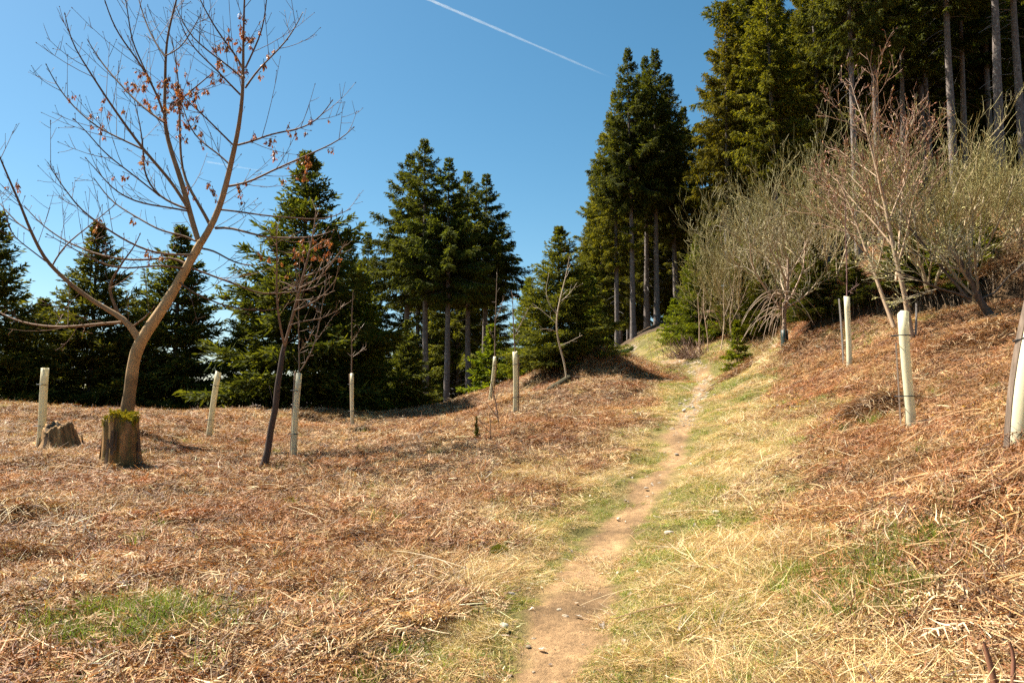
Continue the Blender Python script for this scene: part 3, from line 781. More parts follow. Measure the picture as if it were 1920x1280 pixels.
for li, (pl, k) in enumerate(LIMBS):
    pts, rr, dd = traced(pl, MD, k); rr = rr * .76
    lm = Mesh()
    cb = np.array([.33, .21, .105]); ct = np.array([.11, .06, .035])
    f = np.clip((rr - .012) / .05, 0, 1)[:, None]
    rr = np.maximum(rr, .0065)
    lm.path(pts, rr, ct + (cb - ct) * f, 8 if rr[0] > .04 else 5)
    # opposite pairs of side twigs, curving upwards, ending in buds
    run = np.concatenate([[0], np.cumsum(np.linalg.norm(np.diff(pts, axis=0), axis=1))])
    s = gm.uniform(.25, .5)
    while s < run[-1]:
        q = np.array([np.interp(s, run, pts[:, j]) for j in range(3)]); j = min(np.searchsorted(run, s), len(pts) - 1)
        ax = nrm(pts[j] - pts[j - 1]); rs = np.interp(s, run, rr)
        sd = nrm(np.cross(ax, gm.normal(0, 1, 3)))
        for sg in (-1, 1):
            if gm.random() < (.62 if rs > .03 else .3): continue
            long = gm.random() < .3
            L = (gm.uniform(.5, 1.4) if long else gm.uniform(.06, .3)) * (1.1 - .5 * s / run[-1])
            dv = nrm(ax * .75 + sd * sg * .75 + np.array([0, 0, .15])); n = 5; t = np.linspace(0, 1, n)[:, None]
            tp = q + dv * L * t + np.array([0, 0, 1]) * (.22 * L * t ** 2) + nrm(gm.normal(0, 1, 3)) * .05 * L * t ** 2
            lm.path(tp, np.linspace(.0075 if long else .0055, .004, n), ct * gm.uniform(.8, 1.5), 3)
            fine.append(tp[-1]); fine.append(tp[2])
            bd = nrm(tp[-1] - tp[-2])[None]
            lm.kites(tp[-1][None] - bd * .01, bd, .05, .022, nrm(np.cross(bd, gm.normal(0, 1, (1, 3)))), ct * 1.6)
            if long:
                for _ in range(3):
                    u_ = gm.uniform(.3, .95); q2 = tp[0] * (1 - u_) + tp[-1] * u_
                    q2 = np.array([np.interp(u_, t[:, 0], tp[:, j]) for j in range(3)])
                    d2 = nrm(dv + gm.normal(0, .7, 3)); tt = np.linspace(0, 1, 4)[:, None]; L2 = gm.uniform(.1, .35)
                    t2 = q2 + d2 * L2 * tt + np.array([0, 0, 1]) * .2 * L2 * tt ** 2
                    lm.path(t2, np.linspace(.0055, .0035, 4), ct * gm.uniform(.8, 1.5), 3); fine.append(t2[-1])
                    lm.kites(t2[-1:], d2[None], .04, .02, nrm(np.cross(d2[None], gm.normal(0, 1, (1, 3)))), ct * 1.6)
        s += gm.uniform(.13, .28)
    bd = nrm(pts[-1] - pts[-2])[None]
    lm.kites(pts[-1:] - bd * .02, bd, .07, .03, nrm(np.cross(bd, gm.normal(0, 1, (1, 3)))), ct * 1.7)
    obj('limb', lm, M_BARK_MAPLE, maple)

def cluster_mesh(seed):
    g = np.random.default_rng(seed); m = Mesh(); n = 16
    m.path(np.array([[0, 0, 0], [.01, 0, -.04], [.005, .01, -.1]]), np.array([.003, .003, .002]), np.array([.2, .1, .05]), 3)
    p = np.stack([g.normal(0, .014, n), g.normal(0, .014, n), -g.uniform(.02, .12, n)], 1)
    d = nrm(np.stack([g.normal(0, .45, n), g.normal(0, .45, n), -np.ones(n)], 1))
    c = np.array([[.32, .15, .06], [.24, .105, .04], [.42, .23, .10], [.15, .07, .03]])[g.integers(0, 4, n)]
    m.kites(p, d, g.uniform(.05, .085, n), .028, nrm(np.cross(d, g.normal(0, 1, (n, 3)))), c, .6)
    return m.mesh('seed_cluster')
CLUSTERS = [cluster_mesh(k) for k in (1, 2, 3)]
for c in CLUSTERS: c.materials.append(M_SEED)
SEED_AT = [(310,165,42,46,48),(345,205,40,45,40),(335,140,25,25,10),(420,80,30,40,16),(460,60,22,40,16),(485,110,35,30,10),(470,70,15,30,6),(250,140,20,20,5),(270,160,30,30,9),(360,250,30,25,12),
           (200,200,35,25,7),(190,240,25,10,4),(130,180,12,8,2),(490,265,30,20,9),(540,235,30,20,6),(600,225,20,15,4),(615,295,20,12,6),(430,350,25,15,8),(380,350,30,12,5),(260,300,30,20,6),
           (225,320,10,10,3),(565,320,30,25,10),(30,340,14,10,4),(180,410,15,12,3),(245,415,8,8,2),(285,470,20,20,5),(380,180,30,25,8),(410,130,30,20,8)]
fn = np.array(fine); fw = fn + mb
den = (fw[:, 1] * math.cos(PITCH) + (fw[:, 2] - CZ) * math.sin(PITCH))
fpx = 960 + FPX * fw[:, 0] / den; fpy = 640 - FPX * (-fw[:, 1] * math.sin(PITCH) + (fw[:, 2] - CZ) * math.cos(PITCH)) / den
ncl = 0
for cx, cy, rx, ry, n in SEED_AT:
    d2 = ((fpx - cx) / rx) ** 2 + ((fpy - cy) / ry) ** 2
    cand = np.argsort(d2 + gm.uniform(0, 1.6, len(d2)))[:n]
    for i in cand:
        o = obj('seed_cluster', CLUSTERS[ncl % 3], M_SEED, maple); ncl += 1
        o.location = fn[i]; o.rotation_euler = (gm.normal(0, .2), gm.normal(0, .2), gm.uniform(0, 6.28)); s = gm.uniform(.65, 1.2); o.scale = (s, s, s)

# --- generic traced sapling
def traced_tree(name, label, base_px, d, limbs, mat=M_TWIG, col=(.2, .13, .08), twigs=(.06, .3), step=(.1, .25), seeds=0, group=None, seed=5, thick=.62, rmin=.004):
    g = np.random.default_rng(seed); b = base_at(*base_px[:1], d) if len(base_px) == 1 else ground_hit(*base_px)
    d = b[1]
    t = thing(name, b, label, 'tree' if name != 'sapling' else 'sapling', group); ends = []
    for i, (pl, k) in enumerate(limbs):
        pts, rr, _ = traced(pl, d, k, None, b); rr = rr * thick
        if i == 0: pts[0, 2] = min(pts[0, 2], -.05)
        m = Mesh(); rr = np.maximum(rr, rmin)
        c = np.array(col) * (1 if rr[0] > .02 else .8)
        m.path(pts, rr, c, 8 if rr[0] > .03 else 5)
        run = np.concatenate([[0], np.cumsum(np.linalg.norm(np.diff(pts, axis=0), axis=1))]); s = run[-1] * (.25 if i else .5)
        while s < run[-1] and twigs:
            q = np.array([np.interp(s, run, pts[:, j]) for j in range(3)]); j = min(np.searchsorted(run, s), len(pts) - 1)
            ax = nrm(pts[j] - pts[j - 1]); L = g.uniform(*twigs)
            dv = nrm(ax * .7 + nrm(np.cross(ax, g.normal(0, 1, 3))) * .8 + np.array([0, 0, .1])); tt = np.linspace(0, 1, 4)[:, None]
            tp = q + dv * L * tt + np.array([0, 0, .25]) * L * tt ** 2
            m.path(tp, np.linspace(rmin * 1.2, rmin * .7, 4), c * g.uniform(.8, 1.4), 3); ends.append(tp[-1])
            m.kites(tp[-1:], dv[None], .03, .014, nrm(np.cross(dv[None], g.normal(0, 1, (1, 3)))), c * 1.3)
            s += g.uniform(*step)
        obj('trunk' if i == 0 else 'branch', m, mat, t)
    return t, ends, b
thin, ends, b = traced_tree('maple_tree', 'thin young maple with a black lower stem and dry seeds at its top', (493, 886), 11.5, [
    ([(487,891,11),(490,880,9),(498,866,7.6),(504,835,7.2),(508,800,6.8),(518,762,6.5),(519,728,6.2),(526,692,6),(529,660,5.2),(535,640,4.6)], .05),
    ([(533,648,3.6),(545,605,3.4),(556,565,3.2),(566,525,2.9),(577,485,2.5),(584,455,2),(590,420,1.5),(594,385,1)], .12),
    ([(533,648,3),(527,620,2.7),(521,590,2.4),(518,545,2.1),(519,500,1.8),(519,455,1.4),(517,415,1)], -.3),
    ([(552,582,1.8),(580,572,1.6),(605,555,1.4),(622,535,1.1),(634,518,.8)], .4),
    ([(562,540,1.6),(590,528,1.5),(612,508,1.3),(640,470,1.1),(647,452,.7)], -.4),
    ([(570,518,1.6),(600,510,1.4),(625,490,1.2),(650,455,.8)], .3),
    ([(556,563,1.4),(585,562,1.2),(615,550,1),(628,545,.7)], -.2),
    ([(560,550,1.5),(540,530,1.2),(525,528,.8)], .4),
    ([(575,490,1.4),(555,475,1.2),(540,470,.8)], -.4), ([(580,470,1.4),(600,455,1.2),(622,447,.8)], .4), ([(543,610,1.4),(570,600,1.3),(600,600,1),(640,578,.7)], .5)],
    M_BARK_MAPLE, (.2, .125, .075), (.08, .35), (.1, .2), seed=31, thick=.9)
tr0 = [c for c in thin.children if c.name.startswith('trunk')][0]
cm = tr0.data.color_attributes['col']; arr = np.array([0.] * (len(cm.data) * 4), dtype=np.float32); cm.data.foreach_get('color', arr); arr = arr.reshape(-1, 4)
arr[:, :3] = (.075, .052, .04); cm.data.foreach_set('color', arr.ravel())
gs = np.random.default_rng(77)
for i in range(36):
    cx, cy = [(595, 462), (548, 488), (575, 475), (505, 478), (617, 468), (600, 455)][i % 6]
    p = P(cx + gs.normal(0, 13), cy + gs.normal(0, 11), b[1] + gs.normal(0, .3)) - b
    o = obj('seed_cluster', CLUSTERS[i % 3], M_SEED, thin); o.location = p; s = gs.uniform(.5, .8); o.scale = (s, s, s); o.rotation_euler = (gs.normal(0, .3), gs.normal(0, .3), gs.uniform(0, 6.28))
mo = Mesh(); n = 250
pz = np.stack([gs.normal(-.03, .05, n), gs.normal(-.03, .05, n), np.abs(gs.normal(0, .04, n))], 1); dz = nrm(gs.normal(0, 1, (n, 3)) + np.array([0, 0, .8]))
mo.kites(pz, dz, .025, .012, nrm(np.cross(dz, gs.normal(0, 1, (n, 3)))), np.array([.16, .17, .02]))
tag(obj('moss', mo, M_MOSS, thin), kind='stuff')

# ------------------------------------------------------------------ tree guards with their stakes and saplings
def guard(top, base, d, w, label, square, stake=None, tie=True, seed=0, group='cream plastic tree guards', notch=False):
    """open plastic tube standing at photograph pixel base, leaning so that its top lands on pixel top"""
    b = ground_hit(*base) if d is None else P(base[0], base[1], d)
    b[2] = gz(b[0], b[1]); d = b[1]
    T = P(top[0], top[1], d + .02) - b; L = np.linalg.norm(T); ax = T / L
    t = thing('tree_guard', b, label, 'tree guard', group)
    ref = np.array([0, -1., 0]); e1 = nrm(np.cross(ax, ref)); e2 = np.cross(e1, ax)
    k = 16; n = 7; r = w / 2 * .86
    if square:
        ang = (np.arange(k) + .5) / k * 2 * math.pi
        rad = r / np.maximum(np.abs(np.cos(ang)), np.abs(np.sin(ang))) ** .8
    else:
        ang = np.arange(k) / k * 2 * math.pi; rad = np.full(k, r)
    g = np.random.default_rng(seed + 900); m = Mesh(); ring = np.arange(k)
    V = []; C = []
    for wall in (1., .93):
        for i in range(n):
            s = i / (n - 1) if wall == 1. else .92 + .08 * i / (n - 1); q = ax * L * s - ax * .04 * (s == 0) + e1 * (.012 * math.sin(s * 4 + seed)) * (0 if s == 0 else 1)
            fl = wall * (1 + (.10 if i == n - 1 and not square else 0))
            dip = np.zeros(k)
            if i == n - 1: dip = -.012 * np.sin(ang + seed) - (.10 * np.exp(-((np.mod(ang - 3.4 + math.pi, 2 * math.pi) - math.pi) / .5) ** 2) if notch else 0)
            V.append(q + e1 * (np.cos(ang) * rad * fl)[:, None] + e2 * (np.sin(ang) * rad * fl)[:, None] + ax * dip[:, None])
            base_c = np.array([.86, .80, .56]) if not square else np.array([.78, .70, .46])
            dirt = np.exp(-s * 7) * .6
            C.append(np.tile(base_c * (1 - dirt) + np.array([.2, .15, .09]) * dirt, (k, 1)))
    V = np.concatenate(V); C = np.concatenate(C)
    F = []
    for wl in range(2):
        for i in range(n - 1):
            a = wl * n * k + i * k
            q = np.stack([a + ring, a + (ring + 1) % k, a + k + (ring + 1) % k, a + k + ring], 1)
            F.append(q if wl == 0 else q[:, ::-1])
    a = (n - 1) * k; b2 = n * k + (n - 1) * k
    F.append(np.stack([a + ring, a + (ring + 1) % k, b2 + (ring + 1) % k, b2 + ring], 1))
    m.add(V, np.concatenate(F), C)
    obj('tube', m, M_TUBE, t)
    if stake:
        sm = Mesh(); off, sh, sw = stake       # sideways offset, share of tube height, width
        if isinstance(sh, (list, tuple)):
            q = np.array([P(x, y, d - .06) for x, y in sh]) - b; q = resample(q, 10)
        else:
            s = np.linspace(-.08, sh, 6)[:, None]; q = ax * L * s + e1 * off - e2 * .03
        ns = len(q)
        sm.path(q, np.full(ns, sw * .95), np.array([.30, .22, .16]), 4)
        st = obj('stake', sm, M_STAKE, t)
        for pl in st.data.polygons: pl.use_smooth = False
        if tie:
            tmn = Mesh()
            for s in (.3, .8):
                c = ax * L * s
                an = np.linspace(0, 2 * math.pi, 13); rx = (abs(off) + w) * .5
                q = c + e1 * (off * .5 + np.cos(an)[:, None] * rx) + e2 * (np.sin(an)[:, None] * (w * .56))
                tmn.path(q, np.full(13, .006), np.array([.03, .03, .03]), 4)
            obj('tie', tmn, M_TWIG, st)
    return b, ax, L
g1 = guard((86,690),(74,846),None,.125,'cream tree guard farthest left, beside the low broken stump', True, (-.07, .97, .014), seed=1)
g2 = guard((410,697),(390,827),None,.12,'leaning empty cream tree guard between the maple and the thin black stem', True, (-.07, .96, .014), seed=2)
g3 = guard((560,700),(551,864),None,.105,'narrow tree guard with a twiggy sapling right of the thin black stem', True, (-.075, 1.03, .016), seed=3)
g4 = guard((659,700),(662,801),None,.105,'small tree guard with a tall straight sapling left of the tall grove', True, (-.065, 1.0, .014), seed=4)
g5 = guard((928,668),(919,757),None,.13,'leaning tree guard farther left of the two on the mound', True, (.085, .9, .014), seed=5)
g6 = guard((966,659),(966,781),None,.13,'upright tree guard nearer of the two on the mound', True, (.08, .95, .014), seed=6)
g7 = guard((1589,556),(1592,695),None,.125,'distant round cream tree guard with a thin stake on the right slope', False, None, seed=7)
g8 = guard((1694,584),(1708,812),None,.135,'round cream tree guard with a notched rim in the middle of the right slope', False, (-.10, .74, .012), seed=8, notch=True)
g9 = guard((1946,570),(1903,858),None,.175,'large cream tree guard cut by the right edge with a bowed stake', False, (-.05, [(1886,862),(1889,800),(1893,745),(1900,690),(1908,648),(1919,590),(1932,540)], .028), tie=False, seed=9)
tg = Mesh(); pa = P(1899, 640, g9[0][1] - .05) - g9[0]; pb = P(1938, 625, g9[0][1] - .05) - g9[0]
tg.path(np.array([pa, (pa + pb) / 2 + np.array([0, -.06, 0]), pb]), np.full(3, .008), np.array([.03, .03, .03]), 4)
par = [o for o in bpy.data.objects if o.get('label', '').startswith('large cream tree guard cut')][0]
obj('tie', tg, M_TWIG, [c for c in par.children if c.name.startswith('stake')][0])

def post(name, label, top, base, w, col, group=None):
    b = ground_hit(*base); T = P(top[0], top[1], b[1]) - b
    m = Mesh(); s = np.linspace(-.06, 1, 5)[:, None]; q = T * s + np.array([.01, 0, 0]) * np.sin(s * 3)
    m.path(q, np.array([w, w, w, w * .97, w * .9]) * .7, np.array(col), 4)
    o = obj(name, m, M_STAKE); o.location = b
    for pl in o.data.polygons: pl.use_smooth = False
    return tag(o, label, 'stake', group)
post('wooden_stake', 'thin grey stake standing left of the distant round tree guard', (1573,560), (1582,692), .03, (.30, .27, .24))
post('wooden_stake', 'thin grey stake beside the stem of the reddish bare tree', (1718,568), (1716,638), .035, (.3, .27, .24))

GS = 'bare saplings growing out of tree guards'
def guard_sapling(gd, label, limbs, seed, col=(.17, .11, .07)):
    b, ax, L = gd
    g = np.random.default_rng(seed)
    t = thing('sapling', b, label, 'sapling', GS)
    for i, (pl, k) in enumerate(limbs):
        m = Mesh(); pts, rr, _ = traced(pl, b[1], k, None, b); rr = rr * .62
        if i == 0: pts = np.vstack([np.zeros(3), ax * L * .5, pts]); rr = np.concatenate([[rr[0] * 1.3, rr[0] * 1.1], rr])
        rr = np.maximum(rr, .005)
        m.path(pts, rr, np.array(col), 5)
        for j in range(3 if i == 0 else 1, len(pts)):
            for _ in range(2):
                dv = nrm(nrm(pts[j] - pts[j - 1]) * .8 + g.normal(0, .6, 3)); Lt = g.uniform(.05, .2); s = np.linspace(0, 1, 3)[:, None]
                m.path(pts[j] + dv * Lt * s + np.array([0, 0, .2 * Lt]) * s ** 2, np.array([.005, .0045, .0035]), np.array(col) * g.uniform(.8, 1.4), 3)
        obj('stem' if i == 0 else 'branch', m, M_TWIG, t)
guard_sapling(g3, 'twiggy bare sapling rising from the guard right of the black stem', [
    ([(560,702,2.4),(562,690,2.2),(560,640,2),(559,590,1.7),(561,540,1.4),(562,480,1)], 0), ([(563,695,1.9),(580,670,1.8),(592,640,1.7),(600,600,1.6),(606,560,1.3),(612,520,.9)], .2),
    ([(592,640,1.2),(610,615,1.1),(625,590,1),(640,575,.8)], .3), ([(560,660,1.1),(572,648,1),(585,625,.8)], -.3), ([(603,590,1.1),(590,575,1),(575,570,.8)], -.3)], 41, (.2, .13, .08))
guard_sapling(g4, 'tall straight sapling with one side shoot in the small guard', [
    ([(659,702,2.1),(660,660,1.9),(659,620,1.7),(660,585,1.4),(662,548,1)], 0), ([(660,670,1.3),(672,662,1.2),(686,650,.9)], .2), ([(660,640,1),(668,630,.9),(676,615,.7)], -.2)], 42)
guard_sapling(g5, 'slim sapling in the farther guard on the mound', [
    ([(928,670,2.2),(928,620,2),(930,580,1.8),(931,545,1.4),(932,515,1)], 0), ([(929,600,1.2),(938,580,1),(944,560,.8)], .3), ([(928,640,1),(920,625,.9),(914,610,.7)], .2)], 43)
guard_sapling(g6, 'slim dark sapling in the nearer guard on the mound', [
    ([(966,661,2.1),(963,620,1.9),(962,585,1.6),(961,555,1)], 0), ([(964,630,1.4),(978,605,1.3),(990,580,.9)], .3)], 44)
guard_sapling(g7, 'thin upright sapling in the distant guard on the right slope', [
    ([(1588,558,2),(1588,500,1.8),(1586,450,1.6),(1585,400,1.3),(1584,360,1)], 0), ([(1589,548,1.3),(1597,543,1.1),(1604,538,.8)], .3)], 45, (.16, .09, .07))

# --- other traced bare saplings
traced_tree('sapling', 'crooked pale sapling with short arms in front of the bushy spruce', (1063, 725), 21, [
    ([(1063,728,4.2),(1062,700,3.8),(1056,670,3.6),(1046,640,3.3),(1042,600,3.1),(1048,570,2.6),(1055,540,2.2),(1062,515,1.6),(1068,480,1)], 0),
    ([(1050,648,1.6),(1070,640,1.4),(1092,628,1)], .3), ([(1044,622,1.5),(1030,615,1.3),(1012,618,.9)], -.3), ([(1045,590,1.5),(1028,572,1.4),(1022,545,1.1),(1028,520,.8)], .2),
    ([(1050,566,1.3),(1070,550,1.2),(1082,530,.8)], -.3), ([(1043,606,1.2),(1020,585,1),(1000,570,.7)], .4)], M_TWIG, (.42, .33, .22), (.08, .3), (.15, .3), seed=51, thick=.48)
GB = 'small bare shoots in front of the mound'
traced_tree('sapling', 'forked bare shoot standing right of the tiny spruce seedling', (936, 808), 14, [
    ([(936,810,2),(934,780,1.8),(928,745,1.6),(920,715,1)], 0), ([(934,785,1.2),(925,770,1),(912,755,.7)], .3), ([(929,750,1.1),(934,735,.9),(936,720,.7)], -.3)], M_TWIG, (.2, .12, .08), (.05, .15), (.1, .25), group=GB, seed=52)
traced_tree('sapling', 'short bent bare shoot beside the pale stone in front of the mound', (921, 832), 13, [
    ([(921,834,2),(919,815,1.8),(921,795,1.4),(917,775,1)], 0), ([(920,812,1.2),(908,800,1),(896,785,.8)], .3), ([(920,800,1.1),(905,795,.9),(880,770,.7)], -.4)], M_TWIG, (.22, .13, .08), (.05, .15), (.1, .25), group=GB, seed=53)
p = ground_hit(893, 832)
sd = spruce(SMALL[1], 3, 893, p[1], .5, 'tiny spruce seedling among the bracken in front of the mound', None, .55)
GA = 'slender bare saplings beside the brushwood'
traced_tree('sapling', 'pale forked sapling left of the two beside the brushwood', (1312, 668), 22, [
    ([(1312,670,2.6),(1311,640,2.3),(1312,615,2),(1310,580,1.6),(1308,550,1)], 0), ([(1326,668,2.2),(1329,640,2),(1322,600,1.8),(1318,570,1.4),(1320,540,.9)], .1),
    ([(1322,600,1.3),(1334,575,1.1),(1334,545,.8)], .3), ([(1311,610,1.2),(1318,590,1),(1316,562,.8)], -.3)], M_TWIG, (.36, .25, .16), (.1, .4), (.15, .35), group=GA, seed=54)
traced_tree('sapling', 'pale forked sapling right of the two beside the brushwood', (1372, 660), 21, [
    ([(1372,662,2.6),(1374,640,2.3),(1368,610,2),(1370,580,1.7),(1376,550,1.2),(1376,525,.9)], 0), ([(1352,655,2),(1358,615,1.8),(1359,590,1.5),(1355,560,1.2),(1358,530,.9)], .2),
    ([(1359,592,1.3),(1370,565,1.1),(1374,535,.8)], .3), ([(1368,610,1.4),(1382,585,1.2),(1395,555,1),(1402,535,.8)], -.3)], M_TWIG, (.38, .27, .17), (.1, .4), (.15, .35), group=GA, seed=55)

# ------------------------------------------------------------------ pale and olive shrubs, reddish tree
def bare_tree(name, label, b, stems, cfg, nb, bsize, bcols, seed, cat, group=None, extra=None):
    g = np.random.default_rng(seed); t = thing(name, b, label, cat, group); out = []
    tr = Mesh(); br = Mesh()
    for st in stems:
        d, L, r = st[:3]; p0 = np.array(st[3]) if len(st) > 3 else np.array([g.normal(0, .12), g.normal(0, .12), -.05])
        sub = Mesh()
        grow(sub, g, p0, nrm(np.array(d, float)), L, r, 0, cfg, out)
        for key, lst in sub.paths.items():
            for q in lst:
                (tr if q[1][0] > .024 else br).paths.setdefault(key, []).append(q)
    if extra: extra(br, g)
    buds(br, g, out, nb, bsize, bcols)
    if tr.paths: obj('stem', tr, M_BARK_DARK if cfg.get('dark') else M_TWIG, t)
    o = obj('branches', br, M_TWIG, t); o['kind'] = 'stuff'
    return t
PALE = dict(levels=3, min_out=2, n=[7, 5, 4], t0=[.15, .15, .15], ang=[.55, .55, .5], ratio=[.68, .62, .6], wob=.12, tro=[.02, .10, .12, .10], rmin=.0045,
            col=[(.36, .28, .17), (.38, .29, .15), (.34, .275, .105), (.27, .23, .08)], taper=.4)
OL = [(.30, .25, .075), (.25, .22, .06), (.36, .28, .11), (.19, .17, .05)]
GSH = 'pale bare shrubs at the foot of the right-hand forest'
def stems(n, L, r, spread, seed):
    g = np.random.default_rng(seed)
    return [((math.cos(i / n * 6.28 + g.normal(0, .3)) * spread, math.sin(i / n * 6.28 + g.normal(0, .3)) * spread, 1), L * g.uniform(.75, 1.15), r * g.uniform(.7, 1.2)) for i in range(n)]
bare_tree('shrub', 'pale bare shrub at the left end above the green young spruces', ground_hit(1392, 640), stems(7, 3.5, .035, .42, 1), PALE, 1920, .04, OL, 61, 'shrub', GSH)
bare_tree('shrub', 'tallest pale bare shrub with whitish upright stems under the golden-green spruce', ground_hit(1490, 612), stems(7, 4.0, .04, .38, 2), PALE, 1920, .04, OL, 62, 'shrub', GSH)
bare_tree('shrub', 'wide pale bare shrub between the drooping tree and the far cream guard', ground_hit(1556, 570), stems(6, 2.9, .03, .55, 3), PALE, 1560, .04, OL, 63, 'shrub', GSH)
bare_tree('shrub', 'low pale shrub just right of the vivid green young spruce', ground_hit(1368, 640), stems(5, 2.2, .022, .4, 4), PALE, 1320, .04, OL, 64, 'shrub', GSH)
GOL = 'olive bare shrubs on the right slope'
bare_tree('shrub', 'olive shrub just right of the reddish bare tree', ground_hit(1745, 552), stems(7, 2.9, .035, .45, 5), PALE, 2160, .04, OL, 65, 'shrub', GOL)
bare_tree('shrub', 'large olive shrub left of the lichen-grey trunk', ground_hit(1812, 540), stems(8, 2.7, .035, .5, 6), PALE, 2280, .04, OL, 66, 'shrub', GOL)
bare_tree('shrub', 'low olive shrub with upright shoots at the right edge', ground_hit(1912, 465), stems(8, 1.9, .03, .5, 7), PALE, 1800, .04, OL, 67, 'shrub', GOL)
bare_tree('shrub', 'olive shrub at the foot of the lichen-grey trunk', ground_hit(1862, 480), stems(7, 2.2, .03, .55, 8), PALE, 1680, .04, OL, 68, 'shrub', GOL)
LEAN = dict(PALE); LEAN.update(dark=True, n=[8, 6, 4], t0=[.35, .2, .2], tro=[.06, .08, .07, .05], wob=.14, col=[(.10, .075, .055), (.26, .2, .13), (.32, .27, .16), (.28, .24, .13)])
bl = ground_hit(1868, 597)
bare_tree('shrub', 'old shrub with a thick dark trunk leaning left over the shaded bank', bl, [((-1.0, .15, .75), 1.5, .085, (0, 0, -.08)), ((-.35, .3, .9), 2.0, .04, (-.45, .1, .35)), ((.95, .05, .22), 2.2, .022, (-.4, 0, .35)), ((-.9, -.1, .25), 1.7, .03, (-.5, 0, .4))], LEAN, 2200, .055, OL, 69, 'shrub')
RED = dict(levels=3, min_out=2, n=[12, 6, 4], t0=[.32, .2, .2], ang=[.62, .55, .55], ratio=[.42, .48, .5], wob=.05, tro=[.015, .08, .07, .05], rmin=.005,
           col=[(.40, .28, .18), (.37, .25, .155), (.32, .19, .12), (.28, .15, .09)], taper=.3)
rb = ground_hit(1711, 640)
tA = P(1627, 205, rb[1] + .3) - rb; tB = P(1600, 330, rb[1] + .8) - rb
bare_tree('bare_tree', 'reddish bare tree with two stems and swelling buds on the right slope', rb,
          [(tA, np.linalg.norm(tA) * .98, .062, (0, 0, -.05)), (tB, np.linalg.norm(tB) * .95, .05, (-.12, .5, .35)), ((.25, .2, 1), 3.6, .03, (-.25, .1, 1.3))], RED, 1500, .06, [(.30, .11, .06), (.36, .16, .08), (.3, .2, .05), (.22, .08, .05)], 70, 'tree')
db = ground_hit(1468, 656)
DRO = dict(PALE); DRO.update(n=[9, 6, 4], t0=[.35, .2, .2], ang=[.8, .6, .6], col=[(.32, .22, .14), (.3, .22, .14), (.32, .26, .16), (.28, .24, .13)], wob=.12)
def droop(br, g):
    for i in range(36):
        a = g.uniform(0, 6.28); o = np.array([math.cos(a) * 1.1, math.sin(a) * .8, 0]); s = np.linspace(0, 1, 7)[:, None]; L = g.uniform(.5, 1.25)
        p0 = np.array([.02 + .03 * g.normal(), 0, g.uniform(.85, 1.55)])
        q = p0 + o * L * s + np.array([0, 0, 1.]) * (L * (.25 * s - 1.0 * s ** 2.2)); q[:, 2] = np.maximum(q[:, 2], .1)
        br.path(q, np.linspace(.012, .005, 7), np.array([.30, .21, .13]) * g.uniform(.6, 1.2), 4)
bare_tree('bare_tree', 'small bare tree with drooping dead branches and a dark plastic sleeve', db, [((.12, .05, 1), 2.5, .07, (0, 0, -.05)), ((-.6, .1, .8), 2.0, .03, (.02, 0, 1.0)), ((.7, -.1, .8), 2.0, .03, (.03, 0, 1.1))], DRO, 1500, .05, OL, 71, 'tree', None, droop)
sl = Mesh(); an = np.linspace(-.6, 4.6, 12); zz = np.linspace(.0, .5, 4)
V = np.concatenate([np.stack([.10 * np.cos(an) * (1 - .2 * z) + .05, .10 * np.sin(an) * (1 - .2 * z), np.full(12, z)], 1) for z in zz])
F = np.array([[i * 12 + j, i * 12 + j + 1, i * 12 + 13 + j, i * 12 + 12 + j] for i in range(3) for j in range(11)])
sl.add(V, F, np.array([.05, .075, .065]))
o = obj('sleeve', sl, M_TUBE, [q for q in bpy.data.objects if q.get('label', '').startswith('small bare tree with droop')][0])
md = o.modifiers.new('thick', 'SOLIDIFY'); md.thickness = .006

# roots and hanging dead twigs along the cut bank
gq = np.random.default_rng(88); rt = Mesh(); xb = np.linspace(BANK[1, 0], BANK[-2, 0] + 1, 420) + gq.normal(0, .1, 420); yb = np.interp(xb, BANK[:, 0], BANK[:, 1]) + gq.normal(.45, .15, 420); zb_ = height(xb, yb)
r0 = np.array([xb[0], yb[0], zb_[0]])
for i in range(420):
    s = np.linspace(0, 1, 5)[:, None]; L = gq.uniform(.3, .95); dv = nrm(np.array([gq.normal(0, .5), -1., gq.uniform(-.2, .5)]))
    rt.path(np.array([xb[i], yb[i], zb_[i] + .03]) - r0 + dv * L * .75 * s - np.array([0, 0, 1.]) * (1.1 * L * s ** 2), np.linspace(.008, .003, 5), np.array([.22, .15, .09]) * gq.uniform(.4, 1.4), 3)
o = obj('hanging_roots', rt, M_TWIG); o.location = r0; tag(o, 'dead roots and twigs hanging over the dark cut bank under the shrubs', 'roots', kind='stuff')
# brushwood heap
bb = ground_hit(1300, 672); gq = np.random.default_rng(81); bm_ = Mesh()
for i in range(240):
    a = gq.uniform(0, 6.28); p0 = np.array([gq.normal(0, .38), gq.normal(0, .25), -.03]); L = gq.uniform(.35, 1.0); s = np.linspace(0, 1, 4)[:, None]
    dv = nrm(np.array([gq.normal(-.35, .5), gq.normal(0, .5), gq.uniform(.3, 1.1)]))
    bm_.path(p0 + dv * L * s + gq.normal(0, .08, 3) * s ** 2, np.linspace(.009, .004, 4), np.array([.27, .17, .12]) * gq.uniform(.6, 1.3), 3)
t = thing('brushwood_heap', bb, 'reddish-brown heap of dead brushwood at the foot of the green spruces', 'brushwood'); obj('twigs', bm_, M_TWIG, t)['kind'] = 'stuff'
